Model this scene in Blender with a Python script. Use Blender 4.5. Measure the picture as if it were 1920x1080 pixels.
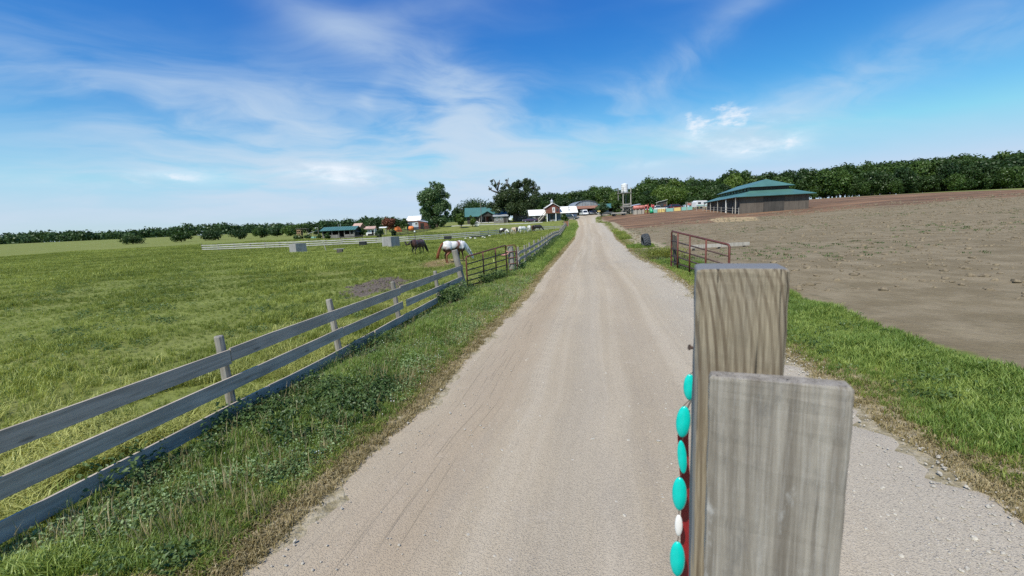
import bpy, math, random
import numpy as np
from mathutils import Vector, Matrix, Euler

random.seed(7)
RNG = np.random.default_rng(7)
R = math.radians
for o in list(bpy.data.objects):
    bpy.data.objects.remove(o)
scene = bpy.context.scene
COL = scene.collection

# ------------------------------------------------------------------ camera
EYE = 2.6            # eye height in metres (standing on a wagon)
F = 800.0            # focal length in photo pixels (1920 wide)
PITCH = math.atan((540 - 419.0) / F)
ROLL = R(2.5)
cam_d = bpy.data.cameras.new('camera')
cam = bpy.data.objects.new('camera', cam_d)
COL.objects.link(cam)
scene.camera = cam
CROT = Matrix.Rotation(math.pi / 2 - PITCH, 3, 'X') @ Matrix.Rotation(-ROLL, 3, 'Z')
cam.matrix_world = Matrix.Translation((0, 0, EYE)) @ CROT.to_4x4()
cam_d.sensor_width = 36.0
cam_d.lens = 36.0 * F / 1920.0
cam_d.clip_start = 0.05
cam_d.clip_end = 9000
cam_d.dof.use_dof = True
cam_d.dof.focus_distance = 25.0
cam_d.dof.aperture_fstop = 6.5

# ------------------------------------------------------------------ light
SUN_EL = R(53)
sun_h = Vector((-0.50, -0.866, 0)).normalized()
SUN_DIR = (sun_h * math.cos(SUN_EL) + Vector((0, 0, math.sin(SUN_EL)))).normalized()
sun_d = bpy.data.lights.new('sun', 'SUN')
sun_d.energy = 4.2
sun_d.angle = R(0.53)
sun_d.color = (1.0, 0.945, 0.85)
sun = bpy.data.objects.new('sun', sun_d)
sun.rotation_euler = (-SUN_DIR).to_track_quat('-Z', 'Y').to_euler()
sun.location = (-30, -50, 80)
COL.objects.link(sun)
vs = scene.view_settings
vs.view_transform = 'Standard'
vs.look = 'None'
vs.exposure = 0.2
vs.gamma = 1.0
vs.use_curve_mapping = False
scene.cycles.use_denoising = False
scene.cycles.max_bounces = 6
scene.cycles.diffuse_bounces = 3
scene.cycles.glossy_bounces = 2
scene.cycles.transmission_bounces = 4
scene.cycles.transparent_max_bounces = 8


def ray(u, v):
    return CROT @ Vector(((u - 960) / F, -(v - 540) / F, -1.0))


def P(u, v, d):
    """point on the view ray of a photo pixel at d metres in front (world y)"""
    r = ray(u, v)
    return Vector((0, 0, EYE)) + r * (d / r.y)


# ------------------------------------------------------------------ node helper
def nd(nt, typ, ins=None, **props):
    n = nt.nodes.new(typ)
    for k, val in props.items():
        setattr(n, k, val)
    for k, val in (ins or {}).items():
        s = n.inputs[k]
        if isinstance(val, bpy.types.NodeSocket):
            nt.links.new(val, s)
        elif isinstance(val, bpy.types.Node):
            nt.links.new(val.outputs[0], s)
        else:
            if s.type == 'RGBA' and len(val) == 3:
                val = (*val, 1)
            s.default_value = val
    return n


def mth(nt, op, a, b=0.0, c=0.0, clamp=False):
    n = nd(nt, 'ShaderNodeMath', {0: a, 1: b, 2: c}, operation=op)
    n.use_clamp = clamp
    return n.outputs[0]


def vmth(nt, op, a, b=(0, 0, 0)):
    n = nd(nt, 'ShaderNodeVectorMath', {0: a, 1: b}, operation=op)
    return n.outputs['Value'] if op in ('DOT_PRODUCT', 'LENGTH') else n.outputs[0]


def mixc(nt, fac, a, b, mode='MIX'):
    n = nt.nodes.new('ShaderNodeMix')
    n.data_type = 'RGBA'
    n.blend_type = mode
    for idx, val in ((0, fac), (6, a), (7, b)):
        s = n.inputs[idx]
        if isinstance(val, bpy.types.NodeSocket):
            nt.links.new(val, s)
        else:
            if idx > 0 and len(val) == 3:
                val = (*val, 1)
            s.default_value = val
    return n.outputs[2]


def ramp(nt, fac, stops, interp='LINEAR'):
    n = nd(nt, 'ShaderNodeValToRGB', {0: fac})
    cr = n.color_ramp
    cr.interpolation = interp
    while len(cr.elements) < len(stops):
        cr.elements.new(0.5)
    for e, (p, c) in zip(cr.elements, stops):
        e.position = p
        e.color = (c, c, c, 1) if not hasattr(c, '__len__') else (*c[:3], 1)
    return n.outputs[0]


def noise(nt, vec, scale, detail=4.0, rough=0.55, dist=0.0):
    n = nd(nt, 'ShaderNodeTexNoise', {'Scale': scale, 'Detail': detail, 'Roughness': rough, 'Distortion': dist})
    if vec is not None:
        nt.links.new(vec, n.inputs['Vector'])
    return n.outputs['Fac']


def smooth(nt, x, lo, hi):
    n = nd(nt, 'ShaderNodeMapRange', {0: x, 1: lo, 2: hi, 3: 0.0, 4: 1.0}, interpolation_type='SMOOTHSTEP')
    return n.outputs[0]


def mapping(nt, vec, scale=(1, 1, 1), rot=(0, 0, 0), loc=(0, 0, 0)):
    return nd(nt, 'ShaderNodeMapping', {'Vector': vec, 'Scale': scale, 'Rotation': rot, 'Location': loc}).outputs[0]


# ------------------------------------------------------------------ sky with cirrus
world = bpy.data.worlds.new('World')
scene.world = world
world.use_nodes = True
nt = world.node_tree
nt.nodes.clear()
sky = nd(nt, 'ShaderNodeTexSky', sky_type='NISHITA')
sky.sun_disc = False
sky.sun_elevation = SUN_EL
sky.sun_rotation = math.atan2(sun_h.x, sun_h.y)
sky.altitude = 200
sky.air_density = 1.0
sky.dust_density = 0.6
sky.ozone_density = 4.0
CLOUD = (5.2, 6.3, 7.5)
SKY_BLOBS = [(842, 165, 38, 50, 0, 0.34), (875, 225, 110, 70, -35, 0.52), (945, 262, 90, 46, -25, 0.42), (770, 240, 260, 75, -4, 0.34), (800, 235, 130, 50, 10, 0.25), (1080, 250, 240, 55, 6, 0.16), (930, 170, 70, 26, 10, 0.3),
             (640, 58, 110, 30, -26, 0.27), (770, 26, 110, 22, 12, 0.17), (770, 112, 120, 34, -20, 0.20),
             (1215, 152, 90, 20, 31, 0.30), (1140, 215, 110, 50, 28, 0.34), (1340, 62, 90, 22, 38, 0.20),
             (610, 240, 180, 50, -4, 0.6), (590, 335, 260, 62, 0, 0.6), (700, 172, 38, 10, 40, 0.35), (690, 195, 22, 8, -60, 0.3),
             (1400, 240, 130, 40, 8, 0.3), (260, 180, 260, 60, -15, 0.5), (1690, 110, 240, 40, 22, 0.45)]
SKY_CUM = [(625, 324, 62, 14, -6, 1.15), (665, 332, 44, 9, -8, 1.0), (1368, 246, 72, 34, 0, 1.6), (1335, 214, 40, 12, 8, 1.0), (1195, 308, 40, 6, 2, 0.8), (1430, 262, 60, 22, -4, 1.0), (300, 335, 90, 14, 2, 1.0)]
D = nd(nt, 'ShaderNodeTexCoord').outputs['Generated']
# the phone's strong, saturated blue: a power curve on each channel of the sky
sk = nd(nt, 'ShaderNodeSeparateColor', {0: sky.outputs[0]})


def curve(ch, ref, val, p, top):
    q = mth(nt, 'POWER', mth(nt, 'DIVIDE', sk.outputs[ch], ref * 10), p)
    return mth(nt, 'MINIMUM', mth(nt, 'MULTIPLY', q, val * 10), top * 10)


skyc = nd(nt, 'ShaderNodeCombineColor', {0: curve(0, .184, .070, 2.0, .40), 1: curve(1, .31, .325, 1.5, .58), 2: curve(2, .52, .69, .75, .78)}).outputs[0]
sep = nd(nt, 'ShaderNodeSeparateXYZ', {0: D})
# fibrous cirrus: noise on a flat layer seen in perspective
zz = mth(nt, 'MAXIMUM', mth(nt, 'ADD', sep.outputs[2], 0.16), 0.05)
lay = nd(nt, 'ShaderNodeCombineXYZ', {0: mth(nt, 'DIVIDE', sep.outputs[0], zz), 1: mth(nt, 'DIVIDE', sep.outputs[1], zz), 2: 0.0}).outputs[0]
lay_r = mapping(nt, lay, rot=(0, 0, R(-28)))
wob = nd(nt, 'ShaderNodeTexNoise', {'Vector': lay_r, 'Scale': 1.3, 'Detail': 2.0, 'Roughness': 0.5})
wv = vmth(nt, 'ADD', lay_r, vmth(nt, 'MULTIPLY', vmth(nt, 'SUBTRACT', wob.outputs['Color'], (0.5, 0.5, 0.5)), (0.8, 0.8, 0)))
fib = noise(nt, mapping(nt, wv, scale=(1.0, 2.0, 1), rot=(0, 0, R(55))), 1.6, 6.0, 0.58)
soft = noise(nt, wv, 0.8, 3.0, 0.5)
puff = noise(nt, mapping(nt, D, scale=(1, 1, 2.6)), 9.0, 6.0, 0.64)
fibm = mth(nt, 'ADD', mth(nt, 'MULTIPLY', fib, 0.55), mth(nt, 'MULTIPLY', soft, 0.5))


def blob(u, v, su, sv, ang, amp):
    """a bank of cirrus around the direction of a photo pixel, su x sv pixels, turned by ang degrees"""
    r0 = ray(u, v)
    c = r0.normalized()
    ax = (ray(u + math.cos(R(ang)) * 20, v - math.sin(R(ang)) * 20).normalized() - c).normalized()
    ay = c.cross(ax).normalized()
    kx = F * r0.length / su * 0.84
    ky = F * r0.length / sv * 0.84
    a = vmth(nt, 'DOT_PRODUCT', D, tuple(ax * kx))
    b = vmth(nt, 'DOT_PRODUCT', D, tuple(ay * ky))
    w = nd(nt, 'ShaderNodeVectorMath', {0: nd(nt, 'ShaderNodeCombineXYZ', {0: a, 1: b, 2: mth(nt, 'MULTIPLY', mth(nt, 'MINIMUM', vmth(nt, 'DOT_PRODUCT', D, tuple(c)), 0.0), 99.0)}).outputs[0], 1: (c.dot(ax) * kx, c.dot(ay) * ky, 0)}, operation='DISTANCE').outputs['Value']
    g = mth(nt, 'EXPONENT', mth(nt, 'MULTIPLY', mth(nt, 'MULTIPLY', w, w), -1.0))
    return mth(nt, 'MULTIPLY', g, amp)


BLOBS = SKY_BLOBS
tot = None
for bl in BLOBS:
    g = blob(*bl)
    tot = g if tot is None else mth(nt, 'ADD', tot, g)
tot = mth(nt, 'ADD', tot, mth(nt, 'MULTIPLY', smooth(nt, soft, 0.45, 0.8), 0.16))
cm = mth(nt, 'MULTIPLY', tot, mth(nt, 'ADD', mth(nt, 'MULTIPLY', smooth(nt, fibm, 0.37, 0.74), 1.3), 0.06))
cum = None
for bl in SKY_CUM:
    g = blob(*bl)
    cum = g if cum is None else mth(nt, 'ADD', cum, g)
cum = mth(nt, 'MULTIPLY', mth(nt, 'MINIMUM', cum, 1.0), smooth(nt, puff, 0.36, 0.66))
lowz = mth(nt, 'MULTIPLY', smooth(nt, sep.outputs[2], 0.27, -0.02), 0.66)   # thin milky veil towards the horizon
lowz = mth(nt, 'MULTIPLY', lowz, mth(nt, 'ADD', mth(nt, 'MULTIPLY', soft, 0.8), 0.5))
al = mth(nt, 'ADD', mth(nt, 'MULTIPLY', mth(nt, 'SUBTRACT', 1.0, mth(nt, 'EXPONENT', mth(nt, 'MULTIPLY', cm, -1.7))), 0.90), mth(nt, 'MULTIPLY', lowz, mth(nt, 'SUBTRACT', 1.0, mth(nt, 'MULTIPLY', cm, 0.35, clamp=True))))
al = mth(nt, 'MAXIMUM', al, mth(nt, 'MULTIPLY', cum, 0.95))
al = mth(nt, 'MINIMUM', al, 0.93)
skyout = mixc(nt, al, skyc, mixc(nt, cum, CLOUD, (7.6, 8.1, 8.8)))
bg = nd(nt, 'ShaderNodeBackground', {'Color': skyout, 'Strength': 0.1})
nd(nt, 'ShaderNodeOutputWorld', {0: bg.outputs[0]})
world.cycles.sampling_method = 'MANUAL'
world.cycles.sample_map_resolution = 256

# ------------------------------------------------------------------ terrain height
ctrl_px = [(1118, 600, 10.9), (1120, 500, 22.0), (1118, 470, 34), (1112, 440, 62), (1107, 420, 98), (1103, 411.5, 122),
           (580, 463, 77), (767, 454, 79), (900, 444, 87), (1000, 434.5, 102), (1058, 431, 109),
           (1035, 414.5, 138), (1000, 416, 138), (900, 421, 128), (815, 427, 124), (960, 418, 136),
           (640, 447, 112), (560, 449, 108), (700, 442, 120), (745, 434, 122), (790, 432, 124),
           (1100, 404, 150), (1140, 405, 128), (1172, 402, 135), (1230, 399, 122), (1300, 394, 116), (1365, 393, 106),
           (1250, 425, 70), (1365, 425, 55), (1365, 470, 26), (1210, 463.5, 33.5), (1049, 447, 65), (989, 493, 28)]
ctrl_w = [(-4, 6, 0), (-3.6, 8.5, 0), (-2, 17, 0), (0, 0, 0), (0, -15, 0), (-20, -15, 0), (20, -15, .1), (-12, 12, 0), (-30, 20, 0),
          (-12, 28, 0), (-5, 31, 0), (-9, 41, 0), (-30, 45, 0), (-18, 60, 0), (-5, 60, 0), (-60, 60, 0), (-80, 20, 0),
          (7.0, 18.7, .40), (7.1, 14, .14), (6.5, 8, .05), (12, 6, .15), (30, 10, .5), (60, 20, 1.2), (30, 30, .75),
          (90, 60, 3.2), (90, 110, 5.5), (70, 150, 5.5), (20, 200, 5), (-40, 200, 4), (-100, 200, 1.5), (-110, 110, .3), (150, 150, 7),
          (-160, 60, 0), (0, 280, 6), (120, 280, 8), (-150, 280, 2.5), (150, 0, 1.5), (0, -80, 0), (-100, -60, 0), (100, -60, .5)]
_c = [tuple(P(*c)) for c in ctrl_px] + ctrl_w
CP = np.array([(a, b) for a, b, _ in _c], float)
CH = np.array([c for _, _, c in _c], float)


def _phi(r2):
    return -np.sqrt(r2 + 9.0)


_A = _phi(((CP[:, None, :] - CP[None, :, :]) ** 2).sum(-1)) + np.eye(len(CP)) * 0.3
_n = len(CP)
_M = np.zeros((_n + 1, _n + 1)); _M[:_n, :_n] = _A; _M[:_n, _n] = 1; _M[_n, :_n] = 1
_W = np.linalg.solve(_M, np.append(CH, 0))


def hgt(x, y):
    x = np.asarray(x, float); y = np.asarray(y, float)
    sh = x.shape
    x = x.ravel(); y = y.ravel()
    out = np.empty(x.size)
    for i in range(0, x.size, 20000):
        q = np.stack([x[i:i + 20000], y[i:i + 20000]], 1)
        r2 = ((q[:, None, :] - CP[None]) ** 2).sum(-1)
        out[i:i + 20000] = _phi(r2) @ _W[:_n] + _W[_n]
    rr = np.hypot(x, y)
    t = np.clip((rr - 230) / 250, 0, 1)
    t = t * t * (3 - 2 * t)
    far = 4.0 + 2.0 * np.sin(x * .004 + 1) * np.cos(y * .003)
    # small natural unevenness, none on the road itself
    out = out + 0.02 * np.sin(x * 1.3 + .7 * y) * np.sin(y * .9 - .4 * x)
    return (out * (1 - t) + far * t).reshape(sh)


def h1(x, y):
    return float(hgt(np.array([x]), np.array([y]))[0])


def G(u, v):
    """where the ray of a photo pixel meets the ground"""
    r = ray(u, v)
    ts = np.geomspace(1.0, 600, 700)
    ys = ts
    k = ys / r.y
    xs = r.x * k
    zs = EYE + r.z * k
    df = zs - hgt(xs, ys)
    i = int(np.argmax(df < 0)) if (df < 0).any() else len(ts) - 1
    a, b = (ts[i - 1], ts[i]) if i else (ts[0], ts[0])
    if i:
        f = df[i - 1] / (df[i - 1] - df[i] + 1e-9)
        d = a + (b - a) * min(max(f, 0), 1)
    else:
        d = a
    k = d / r.y
    x, y = r.x * k, d
    return Vector((x, y, h1(x, y)))


def on_ground(u, d):
    """point on the ground in picture column u (at horizon level) at distance d"""
    v = 419 - (u - 960) * math.tan(ROLL)
    p = P(u, v, d)
    z = h1(p.x, p.y)
    # columns lean with the roll of the camera: refine so the foot lands in column u
    for _ in range(3):
        vv = v + (EYE - z) * F / d
        p = P(u, vv, d)
        z = h1(p.x, p.y)
    return Vector((p.x, p.y, z))


def PS(d):
    return d / (F * 0.99)


# ------------------------------------------------------------------ road edges (world, as functions of y)
LE = [(-60, -14.0), (-10, -4.6), (0, -2.95)] + [(p.y, p.x) for p in (G(u, v) for u, v in
     [(555, 965), (650, 880), (710, 826), (785, 768), (850, 692), (940, 602), (985, 560), (1012, 522), (1040, 490), (1062, 465), (1076, 449)])]
LE += [(80, 12.4), (98, 16.0), (112, 17.9), (122, 19.3), (134, 20.0), (142, 16.0), (150, 14.0)]
RE = [(-60, -6.5), (-10, 2.0), (0, 3.6), (8, 5.0), (14.5, 6.05), (19, 6.6), (24, 7.3), (30, 8.5), (36, 9.8), (45, 11.3), (62, 14.9), (80, 18.2), (98, 20.9), (112, 22.6), (122, 24.4), (134, 27.5), (142, 33), (150, 36)]
LEy, LEx = np.array(sorted(LE)).T
REy, REx = np.array(sorted(RE)).T


def xL(y):
    return np.interp(y, LEy, LEx)


def xR(y):
    return np.interp(y, REy, REx)


# fence beside the road
FL = [(-12, -7.6), (-6, -6.5), (0, -5.2), (3.4, -4.55), (6.0, -4.0), (8.45, -3.57), (11.2, -3.05), (14.3, -2.5), (17.0, -1.96), (21.7, 0.0), (28, 1.05), (37, 2.7), (51, 5.0), (65, 7.3), (88, 11.2), (109, 14.6)]
FLy, FLx = np.array(FL).T


def xF(y):
    return np.interp(y, FLy, FLx)

# ================================================================== mesh helpers
class MB:
    def __init__(self):
        self.v = []; self.f = []

    def add(self, vs, fs):
        b = len(self.v)
        self.v += [tuple(p) for p in vs]
        self.f += [tuple(i + b for i in f) for f in fs]
        return self

    def box(self, c, s, rot=None):
        x, y, z = s[0] / 2, s[1] / 2, s[2] / 2
        pts = [Vector(p) for p in ((-x, -y, -z), (x, -y, -z), (x, y, -z), (-x, y, -z), (-x, -y, z), (x, -y, z), (x, y, z), (-x, y, z))]
        if rot is not None:
            m = rot if isinstance(rot, Matrix) else Euler(rot).to_matrix()
            pts = [m @ p for p in pts]
        c = Vector(c)
        return self.add([p + c for p in pts], [(0, 3, 2, 1), (4, 5, 6, 7), (0, 1, 5, 4), (1, 2, 6, 5), (2, 3, 7, 6), (3, 0, 4, 7)])

    def tube(self, pts, rad, n=8, cap=True, flat=1.0):
        pts = [Vector(p) for p in pts]
        if not hasattr(rad, '__len__'):
            rad = [rad] * len(pts)
        vs, fs = [], []
        ref = None
        for i, p in enumerate(pts):
            t = (pts[min(i + 1, len(pts) - 1)] - pts[max(i - 1, 0)])
            t = t.normalized() if t.length > 1e-9 else Vector((0, 0, 1))
            if ref is None:
                ref = Vector((0, 1, 0)) if abs(t.y) < 0.8 else Vector((1, 0, 0))
            a = (ref - t * ref.dot(t)).normalized()
            ref = a
            b = t.cross(a)
            for k in range(n):
                an = 2 * math.pi * k / n
                vs.append(p + (a * math.cos(an) * flat + b * math.sin(an)) * rad[i])
        for i in range(len(pts) - 1):
            for k in range(n):
                k2 = (k + 1) % n
                fs.append((i * n + k, i * n + k2, (i + 1) * n + k2, (i + 1) * n + k))
        if cap:
            fs.append(tuple(range(n - 1, -1, -1)))
            m = (len(pts) - 1) * n
            fs.append(tuple(m + k for k in range(n)))
        return self.add(vs, fs)

    def ell(self, c, r, seg=12, rings=8, rot=None, jit=0.0):
        if not hasattr(r, '__len__'):
            r = (r, r, r)
        m = Euler(rot).to_matrix() if rot is not None else Matrix.Identity(3)
        c = Vector(c)
        vs = [c + m @ Vector((0, 0, -r[2]))]
        for i in range(1, rings):
            ph = -math.pi / 2 + math.pi * i / rings
            for k in range(seg):
                th = 2 * math.pi * k / seg
                j = 1 + random.uniform(-jit, jit)
                vs.append(c + m @ Vector((r[0] * math.cos(ph) * math.cos(th) * j, r[1] * math.cos(ph) * math.sin(th) * j, r[2] * math.sin(ph) * j)))
        vs.append(c + m @ Vector((0, 0, r[2])))
        fs = []
        for k in range(seg):
            fs.append((0, 1 + (k + 1) % seg, 1 + k))
        for i in range(rings - 2):
            for k in range(seg):
                a = 1 + i * seg
                fs.append((a + k, a + (k + 1) % seg, a + seg + (k + 1) % seg, a + seg + k))
        top = len(vs) - 1
        a = 1 + (rings - 2) * seg
        for k in range(seg):
            fs.append((a + k, a + (k + 1) % seg, top))
        return self.add(vs, fs)

    def prism(self, poly, a0, a1, axis='y'):
        """poly in the plane across the axis, counter-clockwise, pushed from a0 to a1"""
        n = len(poly)
        def pt(p, a):
            return {'y': (p[0], a, p[1]), 'x': (a, p[0], p[1]), 'z': (p[0], p[1], a)}[axis]
        vs = [pt(p, a0) for p in poly] + [pt(p, a1) for p in poly]
        fs = [tuple(range(n)), tuple(range(2 * n - 1, n - 1, -1))]
        fs += [(i, i + n, (i + 1) % n + n, (i + 1) % n) for i in range(n)]
        return self.add(vs, fs)

    def slab(self, a, b, c, d, th):
        """a sheet with corners a b c d and a thickness below it"""
        a, b, c, d = map(Vector, (a, b, c, d))
        nrm = (b - a).cross(d - a).normalized() * th
        return self.add([a, b, c, d, a - nrm, b - nrm, c - nrm, d - nrm], [(0, 1, 2, 3), (7, 6, 5, 4), (0, 4, 5, 1), (1, 5, 6, 2), (2, 6, 7, 3), (3, 7, 4, 0)])

    def mesh(self, name, mat=None, smooth=False):
        me = bpy.data.meshes.new(name)
        me.from_pydata(self.v, [], self.f)
        if mat:
            me.materials.append(mat)
        if smooth:
            me.polygons.foreach_set('use_smooth', [True] * len(me.polygons))
        return me

    def build(self, name, mat, parent=None, smooth=False, origin=None):
        if origin is not None:
            o = Vector(origin)
            self.v = [tuple(Vector(p) - o) for p in self.v]
        me = self.mesh(name, mat, smooth)
        # consistent outward normals
        import bmesh
        bm = bmesh.new(); bm.from_mesh(me)
        bmesh.ops.recalc_face_normals(bm, faces=bm.faces)
        bm.to_mesh(me); bm.free()
        return link(name, me, parent, origin)


def link(name, me, parent=None, loc=None):
    o = bpy.data.objects.new(name, me)
    COL.objects.link(o)
    if parent is not None:
        o.parent = parent
    if loc is not None:
        o.location = loc
    return o


def thing(name, label, cat, loc=(0, 0, 0), rz=0.0, group=None, rot=None):
    o = bpy.data.objects.new(name, None)
    COL.objects.link(o)
    o.empty_display_size = 0.3
    o.location = loc
    o.rotation_euler = rot if rot is not None else (0, 0, rz)
    return tag(o, label, cat, group)


def tag(o, label=None, cat=None, group=None, kind=None):
    if label: o['label'] = label
    if cat: o['category'] = cat
    if group: o['group'] = group
    if kind: o['kind'] = kind
    return o


def pbox(parent, name, mat, c, s, rot=None):
    return MB().box(c, s, rot).build(name, mat, parent)


def copy_tree(o, parent=None):
    c = o.copy()
    COL.objects.link(c)
    if parent is not None:
        c.parent = parent
    for ch in list(o.children):
        copy_tree(ch, c)
    return c


def bevel(o, w=0.006, seg=2):
    m = o.modifiers.new('bevel', 'BEVEL'); m.width = w; m.segments = seg; m.limit_method = 'ANGLE'
    return o


# ================================================================== materials
def new_mat(name):
    m = bpy.data.materials.new(name)
    m.use_nodes = True
    t = m.node_tree
    b = t.nodes['Principled BSDF']
    return m, t, b


def set_bump(t, b, height, strength=0.4, dist=0.02):
    bp = nd(t, 'ShaderNodeBump', {'Strength': strength, 'Distance': dist, 'Height': height})
    t.links.new(bp.outputs[0], b.inputs['Normal'])


def plain(name, col, rough=0.7, metal=0.0, var=0.25, scale=3.0, bump=0.15, spec=0.3, stretch=(1, 1, 1)):
    """a worn, slightly uneven surface of one colour"""
    m, t, b = new_mat(name)
    co = mapping(t, nd(t, 'ShaderNodeTexCoord').outputs['Object'], scale=stretch)
    n1 = noise(t, co, scale, 5, 0.6)
    n2 = noise(t, co, scale * 7, 4, 0.6)
    f = mth(t, 'ADD', mth(t, 'MULTIPLY', n1, 0.65), mth(t, 'MULTIPLY', n2, 0.35))
    lo = tuple(c * (1 - var) for c in col)
    hi = tuple(min(1, c * (1 + var)) for c in col)
    t.links.new(mixc(t, smooth(t, f, 0.3, 0.7), lo, hi), b.inputs['Base Color'])
    b.inputs['Roughness'].default_value = rough
    b.inputs['Metallic'].default_value = metal
    b.inputs['Specular IOR Level'].default_value = spec
    if bump:
        set_bump(t, b, f, bump, 0.02)
    return m


def wood(name, col, dark, axis=0, scale=1.0, rough=0.85, bump=0.35):
    """weathered timber, grain along the given local axis"""
    m, t, b = new_mat(name)
    st = [14.0, 14.0, 14.0]; st[axis] = 0.7
    tc = nd(t, 'ShaderNodeTexCoord').outputs['Object']
    rnd = nd(t, 'ShaderNodeObjectInfo').outputs['Random']
    off = nd(t, 'ShaderNodeCombineXYZ', {0: mth(t, 'MULTIPLY', rnd, 31.0), 1: mth(t, 'MULTIPLY', rnd, 17.0), 2: 0.0}).outputs[0]
    co = mapping(t, vmth(t, 'ADD', tc, off), scale=tuple(s * scale for s in st))
    g = noise(t, co, 1.6, 7, 0.65, 0.6)
    blot = noise(t, vmth(t, 'ADD', tc, off), 2.2 * scale, 4, 0.6)
    f = mth(t, 'ADD', mth(t, 'MULTIPLY', g, 0.7), mth(t, 'MULTIPLY', blot, 0.3))
    c = mixc(t, smooth(t, f, 0.32, 0.66), dark, col)
    c = mixc(t, mth(t, 'MULTIPLY', rnd, 0.38), c, tuple(k * 0.55 for k in col))
    if axis == 0:
        kn = nd(t, 'ShaderNodeTexVoronoi', {'Vector': mapping(t, vmth(t, 'ADD', tc, off), scale=(1.7, 0.0, 6.5)), 'Scale': 1.0})
        c = mixc(t, mth(t, 'MULTIPLY', smooth(t, kn.outputs['Distance'], 0.15, 0.06), .65), c, tuple(k * 0.45 for k in dark))
    t.links.new(c, b.inputs['Base Color'])
    b.inputs['Roughness'].default_value = rough
    b.inputs['Specular IOR Level'].default_value = 0.25
    set_bump(t, b, g, bump, 0.006)
    return m


def leaf_mat(name, c1, c2, trans=0.3, wscale=0.35):
    """foliage: colour varies per plant, per patch of ground and per leaf"""
    m = bpy.data.materials.new(name)
    m.use_nodes = True
    t = m.node_tree
    t.nodes.clear()
    geo = nd(t, 'ShaderNodeNewGeometry')
    rnd = nd(t, 'ShaderNodeObjectInfo').outputs['Random']
    n = noise(t, geo.outputs['Position'], wscale, 4, 0.6)
    n2 = noise(t, geo.outputs['Position'], wscale * 9, 3, 0.6)
    n3 = noise(t, geo.outputs['Position'], wscale * .13, 3, 0.6)
    f = mth(t, 'ADD', mth(t, 'ADD', mth(t, 'MULTIPLY', n, 0.45), mth(t, 'MULTIPLY', mth(t, 'SUBTRACT', n3, .5), 0.8)), mth(t, 'ADD', mth(t, 'MULTIPLY', rnd, 0.26), mth(t, 'MULTIPLY', n2, 0.3)))
    c = mixc(t, smooth(t, f, 0.3, 0.8), c1, c2)
    df = nd(t, 'ShaderNodeBsdfDiffuse', {'Color': c})
    tr = nd(t, 'ShaderNodeBsdfTranslucent', {'Color': mixc(t, 0.4, c, (c2[0] * 1.3, c2[1] * 1.25, c2[2] * 0.6))})
    gl = nd(t, 'ShaderNodeBsdfGlossy', {'Roughness': 0.45, 'Color': (0.6, 0.65, 0.6, 1)})
    mx = nd(t, 'ShaderNodeMixShader', {0: trans, 1: df.outputs[0], 2: tr.outputs[0]})
    mx2 = nd(t, 'ShaderNodeMixShader', {0: 0.035, 1: mx.outputs[0], 2: gl.outputs[0]})
    nd(t, 'ShaderNodeOutputMaterial', {0: mx2.outputs[0]})
    return m


M = {}
M['fence'] = wood('weathered_fence_wood', (0.59, 0.505, 0.405), (0.31, 0.26, 0.20), 0, 1.0)
M['post'] = wood('fence_post_wood', (0.37, 0.345, 0.30), (0.15, 0.13, 0.105), 2, 1.0)
M['whiterail'] = wood('whitewashed_rail', (0.66, 0.64, 0.60), (0.34, 0.32, 0.29), 0, 0.6)
M['darkpost'] = wood('dark_post', (0.13, 0.12, 0.10), (0.06, 0.05, 0.045), 2, 0.6)
M['greywall'] = wood('grey_barn_boards', (0.30, 0.285, 0.26), (0.12, 0.11, 0.10), 2, 0.35)
M['darkwall'] = wood('dark_barn_boards', (0.085, 0.078, 0.07), (0.04, 0.037, 0.034), 2, 0.35)
M['brownwall'] = wood('brown_barn_boards', (0.17, 0.145, 0.12), (0.08, 0.068, 0.058), 2, 0.35)
M['ply'] = wood('grey_plywood', (0.40, 0.39, 0.375), (0.21, 0.205, 0.20), 2, 0.5)
M['brownwood'] = wood('rust_brown_boards', (0.36, 0.17, 0.10), (0.22, 0.12, 0.075), 2, 0.5)
M['tanwood'] = wood('tan_timber', (0.42, 0.27, 0.16), (0.22, 0.13, 0.08), 2, 0.5)
M['palewood'] = wood('pale_timber', (0.55, 0.51, 0.44), (0.30, 0.27, 0.23), 2, 0.5)
M['redwood'] = wood('red_stained_boards', (0.22, 0.075, 0.055), (0.11, 0.045, 0.035), 2, 0.5)
M['greenroof'] = plain('green_metal_roof', (0.075, 0.175, 0.148), 0.4, 0.0, 0.14, 0.5, 0.05, 0.5)
M['greyroof'] = plain('grey_metal_roof', (0.42, 0.44, 0.46), 0.45, 0.2, 0.2, 0.8, 0.05, 0.5)
M['whiteroof'] = plain('white_metal_roof', (0.78, 0.77, 0.74), 0.4, 0.0, 0.06, 0.5, 0.03, 0.5)
M['rustroof'] = plain('rust_red_awning', (0.27, 0.135, 0.09), 0.7, 0.0, 0.3, 0.7, 0.1)
M['pinkroof'] = plain('faded_pink_roof', (0.45, 0.30, 0.25), 0.8, 0.0, 0.2, 0.7, 0.1)
M['corr'] = plain('corrugated_grey_steel', (0.30, 0.32, 0.33), 0.5, 0.3, 0.3, 0.8, 0.1, 0.5)
M['white'] = plain('white_paint', (0.78, 0.78, 0.77), 0.5, 0.0, 0.07, 2.0, 0.05)
M['bluewall'] = plain('slate_blue_wall', (0.085, 0.11, 0.155), 0.7, 0.0, 0.2, 1.0, 0.05)
M['paleblue'] = plain('pale_blue_siding', (0.46, 0.52, 0.60), 0.6, 0.0, 0.1, 1.0, 0.05)
M['dark'] = plain('near_black', (0.03, 0.028, 0.026), 0.9, 0.0, 0.2, 1.0, 0.0, 0.1)  # near-black; on opening panels it stands in for the shade inside
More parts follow.
